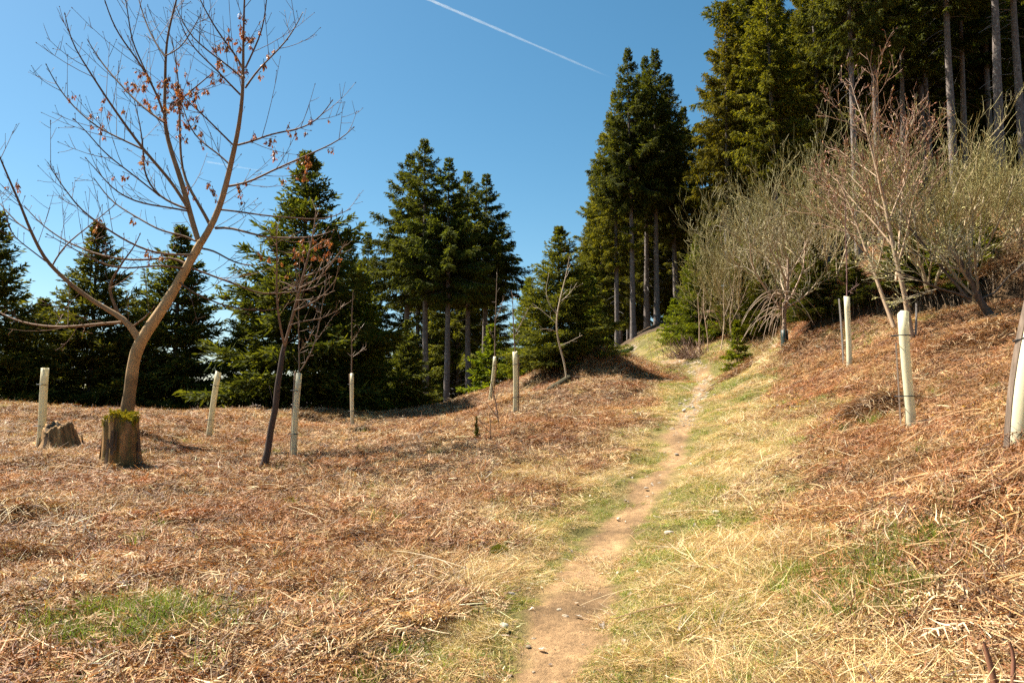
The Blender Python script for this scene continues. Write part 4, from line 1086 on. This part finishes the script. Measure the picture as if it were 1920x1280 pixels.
# fallen log beside the crooked sapling, broken spruce bough
pa = ground_hit(1030, 738); pb = P(1066, 690, pa[1] + 1.6); pb[2] = gz(pb[0], pb[1]) + .12
lg = Mesh(); s = np.linspace(0, 1, 7)[:, None]; q = np.array([0, 0, .06]) + (pb - pa) * s
lg.path(np.vstack([q[:1], q, q[-1:]]), np.array([.002, .11, .115, .11, .105, .1, .1, .095, .002]), np.array([.07, .06, .03]), 10)
o = obj('fallen_log', lg, M_STUMP); o.location = pa; tag(o, 'dark mossy log lying behind the crooked pale sapling', 'log')
bo = Mesh(); pbg = ground_hit(1155, 668); n = 420
pp = np.stack([gq.uniform(-.6, .6, n), gq.normal(0, .1, n), np.zeros(n)], 1); pp[:, 2] = .08 + .2 * np.abs(np.sin(pp[:, 0] * 2)) + gq.normal(0, .03, n)
dv = nrm(np.stack([np.full(n, .8), gq.normal(0, .6, n), gq.normal(0, .3, n)], 1))
bo.kites(pp, dv, gq.uniform(.1, .25, n), .045, nrm(np.cross(dv, gq.normal(0, 1, (n, 3)))), np.array([.03, .045, .015]))
bo.path(np.array([[-.6, 0, .08], [0, 0, .12], [.7, 0, .25]]), np.array([.015, .012, .006]), np.array([.12, .09, .06]), 5)
o = obj('fallen_bough', bo, M_NEEDLE); o.location = pbg; o.rotation_euler = (0, 0, .4); tag(o, 'dark broken spruce bough lying at the shoulder of the mound', 'bough')

# ------------------------------------------------------------------ stumps
def stump(label, b, r, H, seed, jag, moss, lean=(0, 0), flare=.35):
    g = np.random.default_rng(seed); t = thing('tree_stump', b, label, 'stump', 'rotten stumps at the left')
    k = 56; zs = np.array([-.15, 0, .08, .2, .4, .6, .8, .92, 1.0]) ; an = np.arange(k) / k * 6.283
    lob = 1 + .10 * np.sin(an * 3 + seed) + .07 * np.sin(an * 5 + seed * 2) + .04 * np.sin(an * 11); rid = 1 + .035 * np.sign(np.sin(an * 19 + 2 * np.sin(an * 5))) + g.normal(0, .035, k)
    top = 1 + jag * (.6 * np.sin(an * 2 + seed) + .9 * (g.random(k) ** 3) + .5 * g.normal(0, .5, k)); top = (np.roll(top, 1) + 4 * top + np.roll(top, -1)) / 6
    V = []; C = []
    for z in zs:
        rad = r * (1 + flare * np.exp(-max(z, 0) * 5) * (1 + .5 * np.sin(an * 4 + seed))) * lob * rid * (1 - jag * .45 * max(z, 0) ** 2)
        hz = z * H * (1 if z < .5 else (1 + (top - 1) * (z - .5) * 2))
        V.append(np.stack([rad * np.cos(an) + lean[0] * z, rad * np.sin(an) + lean[1] * z, hz * np.ones(k)], 1))
        cb = np.array([.40, .225, .09]) * (.4 + 1.0 * vnoise(an * 8, np.full(k, z * 1.5), 1, seed))[:, None]
        gm_ = smooth(.5, .75, vnoise(an * 3, np.full(k, z * 2.), 1, seed + 3))[:, None] * (.8 if moss else .3)
        C.append(cb * (1 - gm_) + np.array([.13, .10, .03]) * gm_)
    rim = V[-1].copy()
    for f, dz in ((.86, -.01), (.6, -.05), (.25, -.09), (.02, -.1)):
        c = rim.mean(0); q = c + (rim - c) * f; q[:, 2] = rim[:, 2] * f + c[2] * (1 - f) + dz * H * (1.8 if jag > .15 else .6) + g.normal(0, .01, k)
        V.append(q); C.append(np.tile(np.array([.12, .08, .045]), (k, 1)))
    n = len(V); ring = np.arange(k); m = Mesh()
    F = np.concatenate([np.stack([i * k + ring, i * k + (ring + 1) % k, (i + 1) * k + (ring + 1) % k, (i + 1) * k + ring], 1) for i in range(n - 1)])
    m.add(np.concatenate(V), F, np.concatenate(C)); obj('wood', m, M_STUMP, t)
    # loose strips of bark on the outside
    for i in range(9):
        a = g.uniform(2.6, 6.6); s = np.linspace(0, 1, 5)[:, None]; h0 = g.uniform(.25, .6) * H; L = g.uniform(.3, .7) * H; bk = Mesh()
        rr = r * (1.16 + .02 * i); wv = g.uniform(.03, .07)
        c = np.array([math.cos(a), math.sin(a), 0]); lat = np.array([-c[1], c[0], 0])
        q = c * rr * (1 + .12 * (1 - s) ** 2 - .22 * (1 - np.clip((h0 - L * .5 + L * s) / H, 0, 1)) * 0) + np.array([0, 0, 1]) * np.clip(h0 - L * .5 + L * s, .01, .97 * H)
        for zo in (0, .008):
            bk.strips((q + c * zo)[None], np.array([wv]), lat[None], np.array([.11, .07, .04]) * g.uniform(.7, 1.5), .6)
        obj('bark_strip', bk, M_STUMP, t)
    if moss:
        mm = Mesh(); n = 5200; a = g.uniform(0, 6.28, n); q = np.sqrt(g.uniform(0, 1, n)); ii = (a / 6.283 * k).astype(int) % k
        c = rim.mean(0); pz = c + (rim[ii] - c) * q[:, None]; pz[:, 2] += .02 + .02 * fbm(pz[:, 0] * 9, pz[:, 1] * 9, 1, 3) - .03 * (1 - q)
        over = g.random(n) < .22; pz[over] = rim[ii[over]] * np.array([1.02, 1.02, 1]) - np.array([0, 0, 1]) * np.abs(g.normal(0, .05, over.sum()))[:, None]
        keep = fbm(pz[:, 0] * 6, pz[:, 1] * 6, 1, 8) > .42; pz = pz[keep]; n = len(pz)
        dv = nrm(g.normal(0, .5, (n, 3)) + np.array([0, 0, 1.])); cc = np.array([[.26, .23, .015], [.34, .27, .02], [.17, .17, .02]])[g.integers(0, 3, n)]
        mm.kites(pz, dv, g.uniform(.02, .045, n), .014, nrm(np.cross(dv, g.normal(0, 1, (n, 3)))), cc)
        tag(obj('moss', mm, M_MOSS, t), kind='stuff')
    return t
b1 = ground_hit(228, 872); stump('tall rotten stump with a cap of yellow-green moss below the maple', b1, .235, P(228, 787, b1[1])[2] - b1[2], 5, .17, True, (-.04, 0), .12)
b2 = ground_hit(118, 850); stump('low broken jagged stump left of the mossy stump', b2, .27, (P(118, 800, b2[1])[2] - b2[2]) * .95, 9, .3, False, (-.1, .05), .75)

# ------------------------------------------------------------------ ground cover
def frag(m, g, n, R, cols, length, width, hmax, lift, bend, k=3, dirs=None, taper=.35, clump=0):
    a = g.uniform(0, 6.283, n); rr = R * np.sqrt(g.uniform(0, 1, n)); p = np.stack([rr * np.cos(a), rr * np.sin(a), g.uniform(0, 1, n) ** 1.6 * hmax], 1)
    if clump:
        cc = g.normal(0, R * .5, (clump, 2)); p[:, :2] = cc[g.integers(0, clump, n)] + g.normal(0, R * .16, (n, 2))
    th = g.uniform(0, 6.283, n) if dirs is None else dirs[0] + g.normal(0, dirs[1], n)
    el = g.normal(lift[0], lift[1], n)
    L = g.uniform(*length, n); d = np.stack([np.cos(th) * np.cos(el), np.sin(th) * np.cos(el), np.sin(el)], 1)
    s = np.linspace(0, 1, k)
    b = g.normal(0, 1, (n, 3)) * np.array([1, 1, .5]); b[:, 2] -= .6 * (lift[0] > .5)
    pts = p[:, None] + d[:, None] * (L[:, None] * s[None])[..., None] + b[:, None] * (bend * L[:, None] * s[None] ** 2)[..., None]
    pts[..., 2] = np.maximum(pts[..., 2], -.005)
    side = nrm(np.cross(d, nrm(g.normal(0, .5, (n, 3)) + np.array([0, 0, 1.]))))
    cols = np.array(cols); c = np.minimum(cols[g.integers(0, len(cols), n)] * np.exp(g.normal(-.06, .36, (n, 1))), .75)
    m.strips(pts, g.uniform(*width, n), side, c, taper)

BR = [(.18, .088, .038), (.27, .14, .06), (.38, .222, .10), (.07, .033, .015), (.60, .44, .25), (.22, .105, .042), (.44, .28, .13)]
RU = [(.20, .088, .03), (.27, .122, .042), (.34, .168, .06), (.09, .038, .016), (.42, .245, .10), (.24, .10, .033), (.34, .18, .07)]
ST = [(.56, .38, .16), (.64, .46, .21), (.46, .30, .12), (.58, .42, .19), (.38, .25, .11)]
SM = [(.50, .34, .17), (.58, .42, .22), (.40, .24, .11), (.66, .52, .31)]
GR = [(.13, .21, .02), (.17, .24, .03), (.22, .25, .035), (.09, .14, .02)]
OG = [(.22, .22, .035), (.26, .24, .045), (.18, .19, .03), (.30, .25, .08), (.40, .30, .13)]
def frond(m, g, p0, th, L, c):
    """one withered fern frond: stalk with pairs of curled leaflets"""
    n = 14; s = np.linspace(0, 1, n); d = np.array([math.cos(th), math.sin(th), 0]); lat = np.array([-d[1], d[0], 0])
    ax = p0 + d * (L * s)[:, None] + np.array([0, 0, 1]) * (.035 * np.sin(s * 3.1) + .012)[:, None] + lat * (g.normal(0, .12) * L * s ** 2)[:, None]
    m.strips(ax[None], np.array([.005]), lat[None], np.array([.40, .25, .12]))
    for sg in (-1, 1):
        q = ax[2:]; k = len(q); l = .26 * L * np.sin(np.linspace(.6, 2.9, k)) * g.uniform(.6, 1.2, k)
        dv = nrm(lat * sg + d * .45 + np.stack([g.normal(0, .15, k), g.normal(0, .15, k), g.normal(-.05, .3, k)], 1)); t = np.linspace(0, 1, 4)
        pts = q[:, None] + dv[:, None] * (l[:, None] * t[None])[..., None] + np.array([0, 0, 1]) * (g.normal(-.15, .3, k)[:, None] * l[:, None] * t[None] ** 2)[..., None]
        pts[..., 2] = np.maximum(pts[..., 2], .002)
        m.strips(pts, np.full(k, .0085), nrm(np.cross(dv, np.array([0, 0, 1.]) + g.normal(0, .9, (k, 3)))), np.array(c) * g.uniform(.7, 1.3, (k, 1)), .25)

BR0 = BR
def src(name, seed, kind):
    g = np.random.default_rng(seed); m = Mesh(); mat = M_LITTER
    if kind in ('bracken', 'rust'):
        BR = RU if kind == 'rust' else BR0
        frag(m, g, 620, .46, BR, (.018, .06), (.004, .011), .07, (.05, .5), .3)
        frag(m, g, 240, .46, BR, (.06, .17), (.004, .009), .065, (.05, .28), .25, 4)
        frag(m, g, 34, .46, SM, (.08, .28), (.004, .0065), .06, (.03, .12), .12, 5)
        for i in range(17):
            a = g.uniform(0, 6.28); r = g.uniform(0, .38); frond(m, g, np.array([r * math.cos(a), r * math.sin(a), g.uniform(.0, .03)]), g.uniform(0, 6.28), g.uniform(.2, .4), BR[int(g.integers(0, 7))])
    elif kind == 'straw':
        th = g.uniform(0, 6.28); mat = M_STRAW
        frag(m, g, 480, .36, ST, (.07, .22), (.003, .005), .05, (.12, .2), .25, 5, (th, .7), .25, 14)
        frag(m, g, 180, .38, ST + BR0[:3], (.04, .14), (.004, .009), .03, (.05, .25), .2, 3)
    elif kind == 'turf':
        mat = M_GRASS
        frag(m, g, 520, .3, GR[:3] + OG, (.025, .08), (.003, .006), .01, (.8, .45), .35, 4, None, .2, 18)
        frag(m, g, 120, .32, ST, (.05, .16), (.0025, .004), .025, (.1, .25), .25, 4)
    elif kind == 'blades':
        mat = M_GRASS
        frag(m, g, 90, .12, GR, (.09, .24), (.004, .007), .005, (1.1, .28), .22, 5, None, .12, 5)
    elif kind == 'stalk':
        for i in range(3):
            th = g.uniform(-.5, .5); s = np.linspace(0, 1, 7)[:, None]; L = g.uniform(.45, 1.0)
            q = np.array([g.normal(0, .1), g.normal(0, .1), .035]) + np.array([math.cos(th), math.sin(th), 0]) * L * (s - .5) + np.array([0, 0, .05]) * np.sin(s * 3.1 + g.normal()) + np.array([-math.sin(th), math.cos(th), 0]) * g.normal(0, .1) * (s - .5) ** 2 * 2
            m.path(q, np.linspace(.0038, .002, 7), np.array(SM[int(g.integers(0, 4))]) * g.uniform(.8, 1.25), 4)
    elif kind == 'leaf':
        mat = M_LEAF; n = 7; s = np.linspace(0, 1, n); w = .022 * np.sin(np.clip(s * 3.0 + .12, 0, 3.14)) ** .8; cu = g.uniform(.1, .6)
        c0 = np.array([.56, .46, .36]) * g.uniform(.5, 1.25); V = []
        for i in range(n):
            x = (s[i] - .5) * .08; zc = .018 + cu * .03 * math.cos(s[i] * 5 + seed)
            V += [(x, -w[i], zc + w[i] * g.uniform(.1, .9)), (x, 0, zc), (x, w[i], zc + w[i] * g.uniform(.1, .9))]
        F = [[i * 3 + j, i * 3 + j + 1, i * 3 + j + 4, i * 3 + j + 3] for i in range(n - 1) for j in (0, 1)]
        m.add(np.array(V), np.array(F), c0)
    elif kind == 'pebble':
        mat = M_STONE; V, F = stone_geo(g, 8, 5); m.add(V * np.array([.5, .4, .22]) - np.array([0, 0, .06]), F, np.array([.42, .33, .23]) * g.uniform(.6, 1.25))
    elif kind == 'flower':
        mat = M_GRASS
        for i in range(3):
            c = np.array([g.normal(0, .06), g.normal(0, .06), g.uniform(.05, .1)]); n = 12; a = np.arange(n) / n * 6.28
            d = nrm(np.stack([np.cos(a), np.sin(a), np.full(n, .45)], 1)); m.kites(np.tile(c, (n, 1)), d, .018, .009, nrm(np.cross(d, [0, 0, 1.])), np.array([.75, .55, .02]))
            m.path(np.array([[c[0], c[1], 0], [c[0], c[1], c[2] * .5], c]), np.full(3, .0025), np.array([.1, .13, .03]), 3)
    me = m.mesh(name); me.materials.append(mat)
    return bpy.data.objects.new(name, me)
def stone_geo(g, nu, nv):
    V = [[0, 0, -1.]]; ph = g.uniform(0, 6, 6)
    for i in range(1, nv):
        la = -math.pi / 2 + math.pi * i / nv
        for j in range(nu):
            lo = 2 * math.pi * j / nu; V.append([math.cos(la) * math.cos(lo), math.cos(la) * math.sin(lo), math.sin(la)])
    V.append([0, 0, 1.]); V = np.array(V)
    V = V * (1 + .16 * np.sin(V[:, :1] * 2.3 + ph[0]) + .14 * np.sin(V[:, 1:2] * 2.9 + ph[1]) + .1 * np.sin(V[:, 2:] * 3.3 + ph[2]) + g.normal(0, .05, (len(V), 1)))
    F = []
    for j in range(nu):
        F.append([0, 1 + (j + 1) % nu, 1 + j, 1 + j])
    Q = [[1 + i * nu + j, 1 + i * nu + (j + 1) % nu, 1 + (i + 1) * nu + (j + 1) % nu, 1 + (i + 1) * nu + j] for i in range(nv - 2) for j in range(nu)]
    T = [[0, 1 + (j + 1) % nu, 1 + j] for j in range(nu)] + [[len(V) - 1, 1 + (nv - 2) * nu + j, 1 + (nv - 2) * nu + (j + 1) % nu] for j in range(nu)]
    tri = np.array(T + [[q[0], q[1], q[2]] for q in Q] + [[q[0], q[2], q[3]] for q in Q])
    return V, tri

def scatter(name, label, cat, srcs, x, y, scale, spin, seed, idx=None):
    """one stuff object: instances of the source pieces on ground points"""
    g = np.random.default_rng(seed); n = len(x)
    z = height(x, y); e = .12
    nx = -(height(x + e, y) - height(x - e, y)) / (2 * e); ny = -(height(x, y + e) - height(x, y - e)) / (2 * e)
    nn = nrm(np.stack([nx, ny, np.ones(n)], 1))
    t = nrm(np.stack([np.cos(spin), np.sin(spin), np.zeros(n)], 1)); t = nrm(t - nn * (t * nn).sum(1, keepdims=True)); b = np.cross(nn, t)
    # matrix columns t, b, nn -> XYZ euler
    ry = np.arcsin(np.clip(-t[:, 2], -1, 1)); rx = np.arctan2(b[:, 2], nn[:, 2]); rz = np.arctan2(t[:, 1], t[:, 0])
    me = bpy.data.meshes.new(name); me.vertices.add(n)
    me.vertices.foreach_set('co', np.stack([x, y, z], 1).astype(np.float32).ravel())
    a = me.attributes.new('rot', 'FLOAT_VECTOR', 'POINT'); a.data.foreach_set('vector', np.stack([rx, ry, rz], 1).astype(np.float32).ravel())
    a = me.attributes.new('scl', 'FLOAT', 'POINT'); a.data.foreach_set('value', np.asarray(scale, np.float32))
    a = me.attributes.new('idx', 'INT', 'POINT'); a.data.foreach_set('value', (g.integers(0, len(srcs), n) if idx is None else idx).astype(np.int32))
    o = bpy.data.objects.new(name, me); COL.objects.link(o)
    col = bpy.data.collections.new(name + '_pieces')
    for s in srcs: col.objects.link(s)
    ng = bpy.data.node_groups.new(name + '_scatter', 'GeometryNodeTree')
    ng.interface.new_socket('Geometry', in_out='INPUT', socket_type='NodeSocketGeometry'); ng.interface.new_socket('Geometry', in_out='OUTPUT', socket_type='NodeSocketGeometry')
    N = ng.nodes; gi = N.new('NodeGroupInput'); go = N.new('NodeGroupOutput')
    ci = N.new('GeometryNodeCollectionInfo'); ci.inputs['Collection'].default_value = col; ci.inputs['Separate Children'].default_value = True; ci.inputs['Reset Children'].default_value = True
    ip = N.new('GeometryNodeInstanceOnPoints'); ip.inputs['Pick Instance'].default_value = True
    def na(nm, ty):
        q = N.new('GeometryNodeInputNamedAttribute'); q.data_type = ty; q.inputs[0].default_value = nm; return q.outputs[0]
    L = ng.links.new
    L(gi.outputs[0], ip.inputs['Points']); L(ci.outputs[0], ip.inputs['Instance']); L(na('idx', 'INT'), ip.inputs['Instance Index'])
    er = N.new('FunctionNodeEulerToRotation'); L(na('rot', 'FLOAT_VECTOR'), er.inputs[0]); L(er.outputs[0], ip.inputs['Rotation']); L(na('scl', 'FLOAT'), ip.inputs['Scale'])
    L(ip.outputs[0], go.inputs[0])
    md = o.modifiers.new('scatter', 'NODES'); md.node_group = ng
    return tag(o, label, cat, kind='stuff')

GG = np.random.default_rng(2024)
def field(n, ymax=34., near=2.6):
    """ground points in a wedge wider than the view, thinning with distance"""
    u = GG.random(n); y = near * (ymax / near) ** u
    y = near + (ymax - near) * GG.random(n) ** 1.35
    x = (GG.uniform(-.86, .90, n)) * (y + 1.2)
    return x, y
def clear(z, y, m=.12):
    hw = .20 - .06 * smooth(9, 20, y) + .08 * smooth(6.5, 4.5, y)
    return smooth(hw + m - .12, hw + m + .1, np.abs(z[4]))
def pick(n, w, ymax=34., scale=(.85, 1.3)):
    x, y = field(n, ymax); zz = zones(x, y); p = w(zz, x, y)
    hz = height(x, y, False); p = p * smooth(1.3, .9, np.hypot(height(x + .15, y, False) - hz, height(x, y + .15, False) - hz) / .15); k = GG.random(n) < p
    s = GG.uniform(*scale, k.sum()) * (1 + .3 * smooth(10, 24, y[k])) * (.55 + .45 * smooth(.5, 1.3, np.abs(zz[4][k])))
    return x[k], y[k], s, GG.uniform(0, 6.283, k.sum())
x, y, s, sp = pick(6800, lambda z, x, y: np.clip(z[3] * 1.25 - z[0], 0, 1) * clear(z, y))
scatter('bracken_litter', 'rust-brown dead bracken litter covering the clearing', 'bracken', [src('bracken_piece_%d' % i, 500 + i, 'bracken' if i < 6 else 'rust') for i in range(10)], x, y, s, sp, 1,
        np.where(GG.random(len(x)) < .1 + .6 * smooth(.5, .62, fbm(x, y, 1.8, 29)) + .78 * smooth(1.2, 3.0, x - .1 * y + (fbm(x, y, 2., 19) - .5) * 2), GG.integers(6, 10, len(x)), GG.integers(0, 6, len(x))))
x, y, s, sp = pick(6500, lambda z, x, y: np.maximum(np.clip(z[2] * 1.1 + .11 + .12 * z[1] - z[0] * 2, 0, 1) * clear(z, y), .05 * z[0]), 30)
scatter('dry_grass', 'flattened straw-coloured dry grass beside the path', 'dry grass', [src('straw_piece', 520 + i, 'straw') for i in range(5)], x, y, s, sp, 2)
x, y, s, sp = pick(13000, lambda z, x, y: np.clip(z[1] * 1.1 - z[0] * .9, 0, 1) * clear(z, y, .02), 40)
scatter('turf', 'short olive-green grass along the path and on the bank', 'grass', [src('turf_piece', 540 + i, 'turf') for i in range(5)], x, y, s, sp, 3)
xs, ys = [], []
for (px, py, rx, ry, n) in [(250,1165,.6,.28,160),(200,1215,.4,.15,60),(330,1195,.3,.2,26),(1590,1100,.55,.45,95),(1690,1030,.5,.4,40),(1640,1140,.4,.3,26),(1760,1015,.2,.15,14),(700,1180,.5,.3,14),(420,740,3,1.5,0),(600,1000,2,1,10),(1650,795,.4,.25,16)]:
    q = ground_hit(px, py); xs.append(q[0] + GG.normal(0, rx * .6, n)); ys.append(q[1] + GG.normal(0, ry * .6, n))
q = field(700, 20); kk = fbm(q[0], q[1], 2.2, 15) > .52; xs.append(q[0][kk]); ys.append(q[1][kk])
xs = np.concatenate(xs); ys = np.concatenate(ys); kk = np.abs(path_s(xs, ys)) > .5; xs = xs[kk]; ys = ys[kk]
scatter('green_grass', 'fresh upright green grass tufts in the bracken', 'grass', [src('blade_piece', 560 + i, 'blades') for i in range(4)], xs, ys, GG.uniform(.35, 1.0, len(xs)), GG.uniform(0, 6.28, len(xs)), 4)
x, y, s, sp = pick(1500, lambda z, x, y: np.clip(z[3] * .8 + .15 - z[0] * .95, 0, 1), 22, (.7, 1.3))
scatter('bracken_stalks', 'long pale bracken stalks strewn over the ground', 'stalks', [src('stalk_piece', 580 + i, 'stalk') for i in range(6)], x, y, s, sp, 5)
x, y, s, sp = pick(2600, lambda z, x, y: np.clip(.25 + .6 * fbm(x, y, 1.5, 77) - z[0] * .2, 0, 1), 18, (.6, 1.6))
xb = P(150, 870, 11)[0] + GG.normal(0, 1.1, 130); yb = 10.6 + GG.normal(0, .6, 130)
x = np.r_[x, xb]; y = np.r_[y, yb]; s = np.r_[s, GG.uniform(.8, 1.6, 130)]; sp = np.r_[sp, GG.uniform(0, 6.28, 130)]
scatter('leaf_litter', 'curled pale-brown dead leaves lying about', 'dead leaves', [src('leaf_piece', 600 + i, 'leaf') for i in range(7)], x, y, s, sp, 6)
i = np.concatenate([GG.integers(20, 110, 300), GG.integers(110, 259, 2300)]); off = GG.normal(0, .18, 2600)
x = PATH[i, 0] + PTAN[i, 1] * off; y = PATH[i, 1] - PTAN[i, 0] * off
scatter('path_gravel', 'small pale stones scattered along the dirt path', 'gravel', [src('pebble_piece', 620 + j, 'pebble') for j in range(5)], x, y, .01 + .05 * GG.random(2600) ** 6 + .11 * smooth(12, 18, y) * GG.random(2600) ** 2.5, GG.uniform(0, 6.28, 2600), 7)
xs, ys = [], []
for px, py, n in [(1495,770,5),(1480,760,4),(1437,748,4),(1560,800,3),(1780,782,5),(1455,745,3)]:
    q = ground_hit(px, py); xs += list(q[0] + GG.normal(0, .15, n)); ys += list(q[1] + GG.normal(0, .2, n))
scatter('yellow_flowers', 'tiny yellow flowers dotted in the grass right of the path', 'flowers', [src('flower_piece', 640 + j, 'flower') for j in range(2)], np.array(xs), np.array(ys), np.full(len(xs), .9), GG.uniform(0, 6.28, len(xs)), 8)

# heaps of tangled bracken
def heap(label, px, py, rx, ry, h, seed, dark=1.):
    g = np.random.default_rng(seed); b = ground_hit(px, py); m = Mesh()
    n = 2600; a = g.uniform(0, 6.28, n); q = np.sqrt(g.uniform(0, 1, n)); X = rx * q * np.cos(a); Y = ry * q * np.sin(a)
    top = h * (1 - q ** 2) * (.75 + .5 * fbm(X, Y, .3, seed))
    zz = (height(X + b[0], Y + b[1]) - b[2]) + top * g.uniform(.55, 1, n)
    th = g.uniform(0, 6.28, n); L = g.uniform(.06, .26, n); d = nrm(np.stack([np.cos(th), np.sin(th), g.normal(0, .35, n)], 1)); s = np.linspace(0, 1, 4)
    bend = g.normal(0, 1, (n, 3)) * .3; bend[:, 2] -= .3
    pts = np.stack([X, Y, zz], 1)[:, None] + d[:, None] * (L[:, None] * s)[..., None] + bend[:, None] * (L[:, None] * s ** 2)[..., None]
    c = np.array(BR)[g.integers(0, 7, n)] * g.uniform(.6, 1.2, (n, 1)) * dark
    m.strips(pts, g.uniform(.006, .016, n), nrm(np.cross(d, g.normal(0, 1, (n, 3)))), c, .3)
    k = 90; th = g.uniform(0, 6.28, k); X2 = rx * .8 * g.normal(0, .5, k); Y2 = ry * .8 * g.normal(0, .5, k)
    z2 = height(X2 + b[0], Y2 + b[1]) - b[2] + h * np.clip(1 - (X2 / rx) ** 2 - (Y2 / ry) ** 2, 0, 1) + .02
    L2 = g.uniform(.3, .7, k); s = np.linspace(0, 1, 6)
    d2 = np.stack([np.cos(th), np.sin(th), np.full(k, .15)], 1)
    p2 = np.stack([X2, Y2, z2], 1)[:, None] + d2[:, None] * (L2[:, None] * (s - .3))[..., None] - np.array([0, 0, 1.]) * (.6 * L2[:, None] * (s - .3) ** 2)[..., None]
    m.strips(p2, np.full(k, .007), nrm(np.cross(d2, np.array([0, .3, 1.]))), np.array(SM)[g.integers(0, 4, k)] * g.uniform(.7, 1.2, (k, 1)) * dark, .5)
    t = thing('bracken_heap', b, label, 'bracken heap', 'tangled heaps of dead bracken')
    obj('fronds', m, M_LITTER, t)['kind'] = 'stuff'
heap('dark tangled bracken heap left of the notched tree guard', 1650, 775, .75, .45, .26, 1, .8)
heap('lower bracken heap in front of the notched tree guard', 1620, 800, .5, .25, .14, 2, .75)
heap('small dark bracken heap at the foot of the tall straight sapling', 672, 817, .33, .25, .2, 3, .7)
heap('bracken heap behind the narrow guard with the twiggy sapling', 578, 792, .55, .35, .32, 4, .8)
heap('bracken heap behind the leaning empty guard', 330, 800, .9, .4, .25, 5, .95)
heap('large rounded bracken heap on the upper right slope', 1835, 640, 1.1, .5, .28, 6, 1.)
heap('reddish bracken heap crowning the mound left of the path', 1130, 688, 1.0, .7, .26, 7, 1.0)
heap('low bracken heap in front of the bent shoots', 40, 965, .6, .35, .14, 8, .8)
heap('small bracken heap at the foot of the drooping tree', 1497, 655, .5, .3, .22, 9, .8)
heap('flat bracken heap below the green spruce by the brushwood', 1400, 690, .8, .3, .14, 10, .9)

# single stones, moss clump, bramble stems
STN = [((1345,967),.085,(.50,.43,.34),'pale stone standing in the dry grass right of the path'), ((1255,1005),.09,(.5,.44,.36),'flat pale stone at the right rim of the path'),
       ((760,988),.10,(.38,.33,.29),'grey flat stone in the bracken left of the path'), ((735,955),.07,(.40,.35,.30),'smaller grey stone behind the flat grey stone'),
       ((1308,1098),.10,(.34,.25,.17),'brown stone half sunk in the grass right of the path'), ((1505,1000),.07,(.3,.27,.23),'grey stone among green leaves in the straw'),
       ((1268,855),.06,(.33,.28,.22),'small dark stone lying on the path'), ((1212,918),.05,(.45,.38,.3),'small pale stone in the middle of the path'),
       ((945,1185),.06,(.5,.45,.38),'whitish stone at the left rim of the path'), ((960,1118),.05,(.48,.43,.36),'small whitish stone left of the path behind the moss clump'),
       ((340,1140),.06,(.48,.42,.36),'pale stone behind the green grass at the lower left'), ((1283,772),.09,(.5,.45,.38),'pale stone in the upper path'), ((1300,765),.07,(.55,.5,.43),'second pale stone in the upper path, to the right'),
       ((815,902),.09,(.55,.46,.38),'flat pinkish stone in the bracken'), ((930,838),.06,(.55,.47,.4),'pale stone beside the short bent bare shoot'), ((1645,918),.05,(.55,.5,.44),'small white stone in the bracken on the right')]
for i, (pq, r, c, lab) in enumerate(STN):
    g = np.random.default_rng(700 + i); b = ground_hit(*pq); m = Mesh(); V, F = stone_geo(g, 12, 8)
    m.add(V * r * np.array([.6, .5, .26]), F, np.array(c) * .85); o = obj('stone', m, M_STONE); o.location = b + np.array([0, 0, r * .1 + .02]); o.rotation_euler = (g.normal(0, .2), g.normal(0, .2), g.uniform(0, 6.28))
    tag(o, lab, 'stone', 'single stones')
b = ground_hit(935, 1042); m = Mesh(); n = 1800; g = np.random.default_rng(3); a = g.uniform(0, 6.28, n); q = np.sqrt(g.random(n)); X = .1 * q * np.cos(a); Y = .09 * q * np.sin(a)
dv = nrm(g.normal(0, .6, (n, 3)) + np.array([0, 0, 1.])); m.kites(np.stack([X, Y, .03 + .055 * (1 - q ** 2)], 1), dv, .03, .009, nrm(np.cross(dv, g.normal(0, 1, (n, 3)))), np.array([.19, .19, .03]) * g.uniform(.6, 1.3, (n, 1)))
o = obj('moss_clump', m, M_MOSS); o.location = b; tag(o, 'yellow-green moss clump at the left rim of the path', 'moss')
for i, (pl, lab) in enumerate([([(1872,1330,7),(1862,1270,6),(1850,1225,5),(1845,1210,3)], 'reddish bramble stem cut by the lower right edge, the left one'), ([(1905,1330,5),(1897,1270,4.5),(1905,1230,3.5),(1893,1205,2.5)], 'thin reddish bramble stem at the lower right corner')]):
    b = ground_hit(pl[0][0], 1279); d = b[1] - .25; b = np.array([b[0], d, gz(b[0], d)]); pts, rr, _ = traced(pl, d, .1, 8, b); pts[:, 2] -= pts[0, 2] + .03
    m = Mesh(); m.path(pts, rr, np.array([.20, .085, .05]), 8); o = obj('bramble_stem', m, M_TWIG); o.location = b; tag(o, lab, 'stem')

# ------------------------------------------------------------------ contrails
def contrail(pa, pb, w0, w1, label, dens):
    A = P(*pa, 3200); B = P(*pb, 3200); n = 60; s = np.linspace(0, 1, n); m = Mesh()
    f = np.minimum(smooth(0, .04, s), 1) * (1 - .75 * s) * smooth(1, .85, s)
    m.path((B - A) * s[:, None], .8 * np.interp(s, [0, 1], [w0, w1]) * (.8 + .45 * vnoise(s * 40, s * 0, 1, 5)), np.repeat(f[:, None], 3, 1), 12)
    o = obj('contrail', m, contrail_mat(dens)); o.location = A
    tag(o, label, 'contrail', 'contrails')
contrail((770,-15), (1150,148), 7.5, 4.5, 'thin white contrail running down from the top of the sky', .27)
contrail((385,303), (535,328), 4.0, 3.0, 'faint short contrail behind the maple branches', .14)
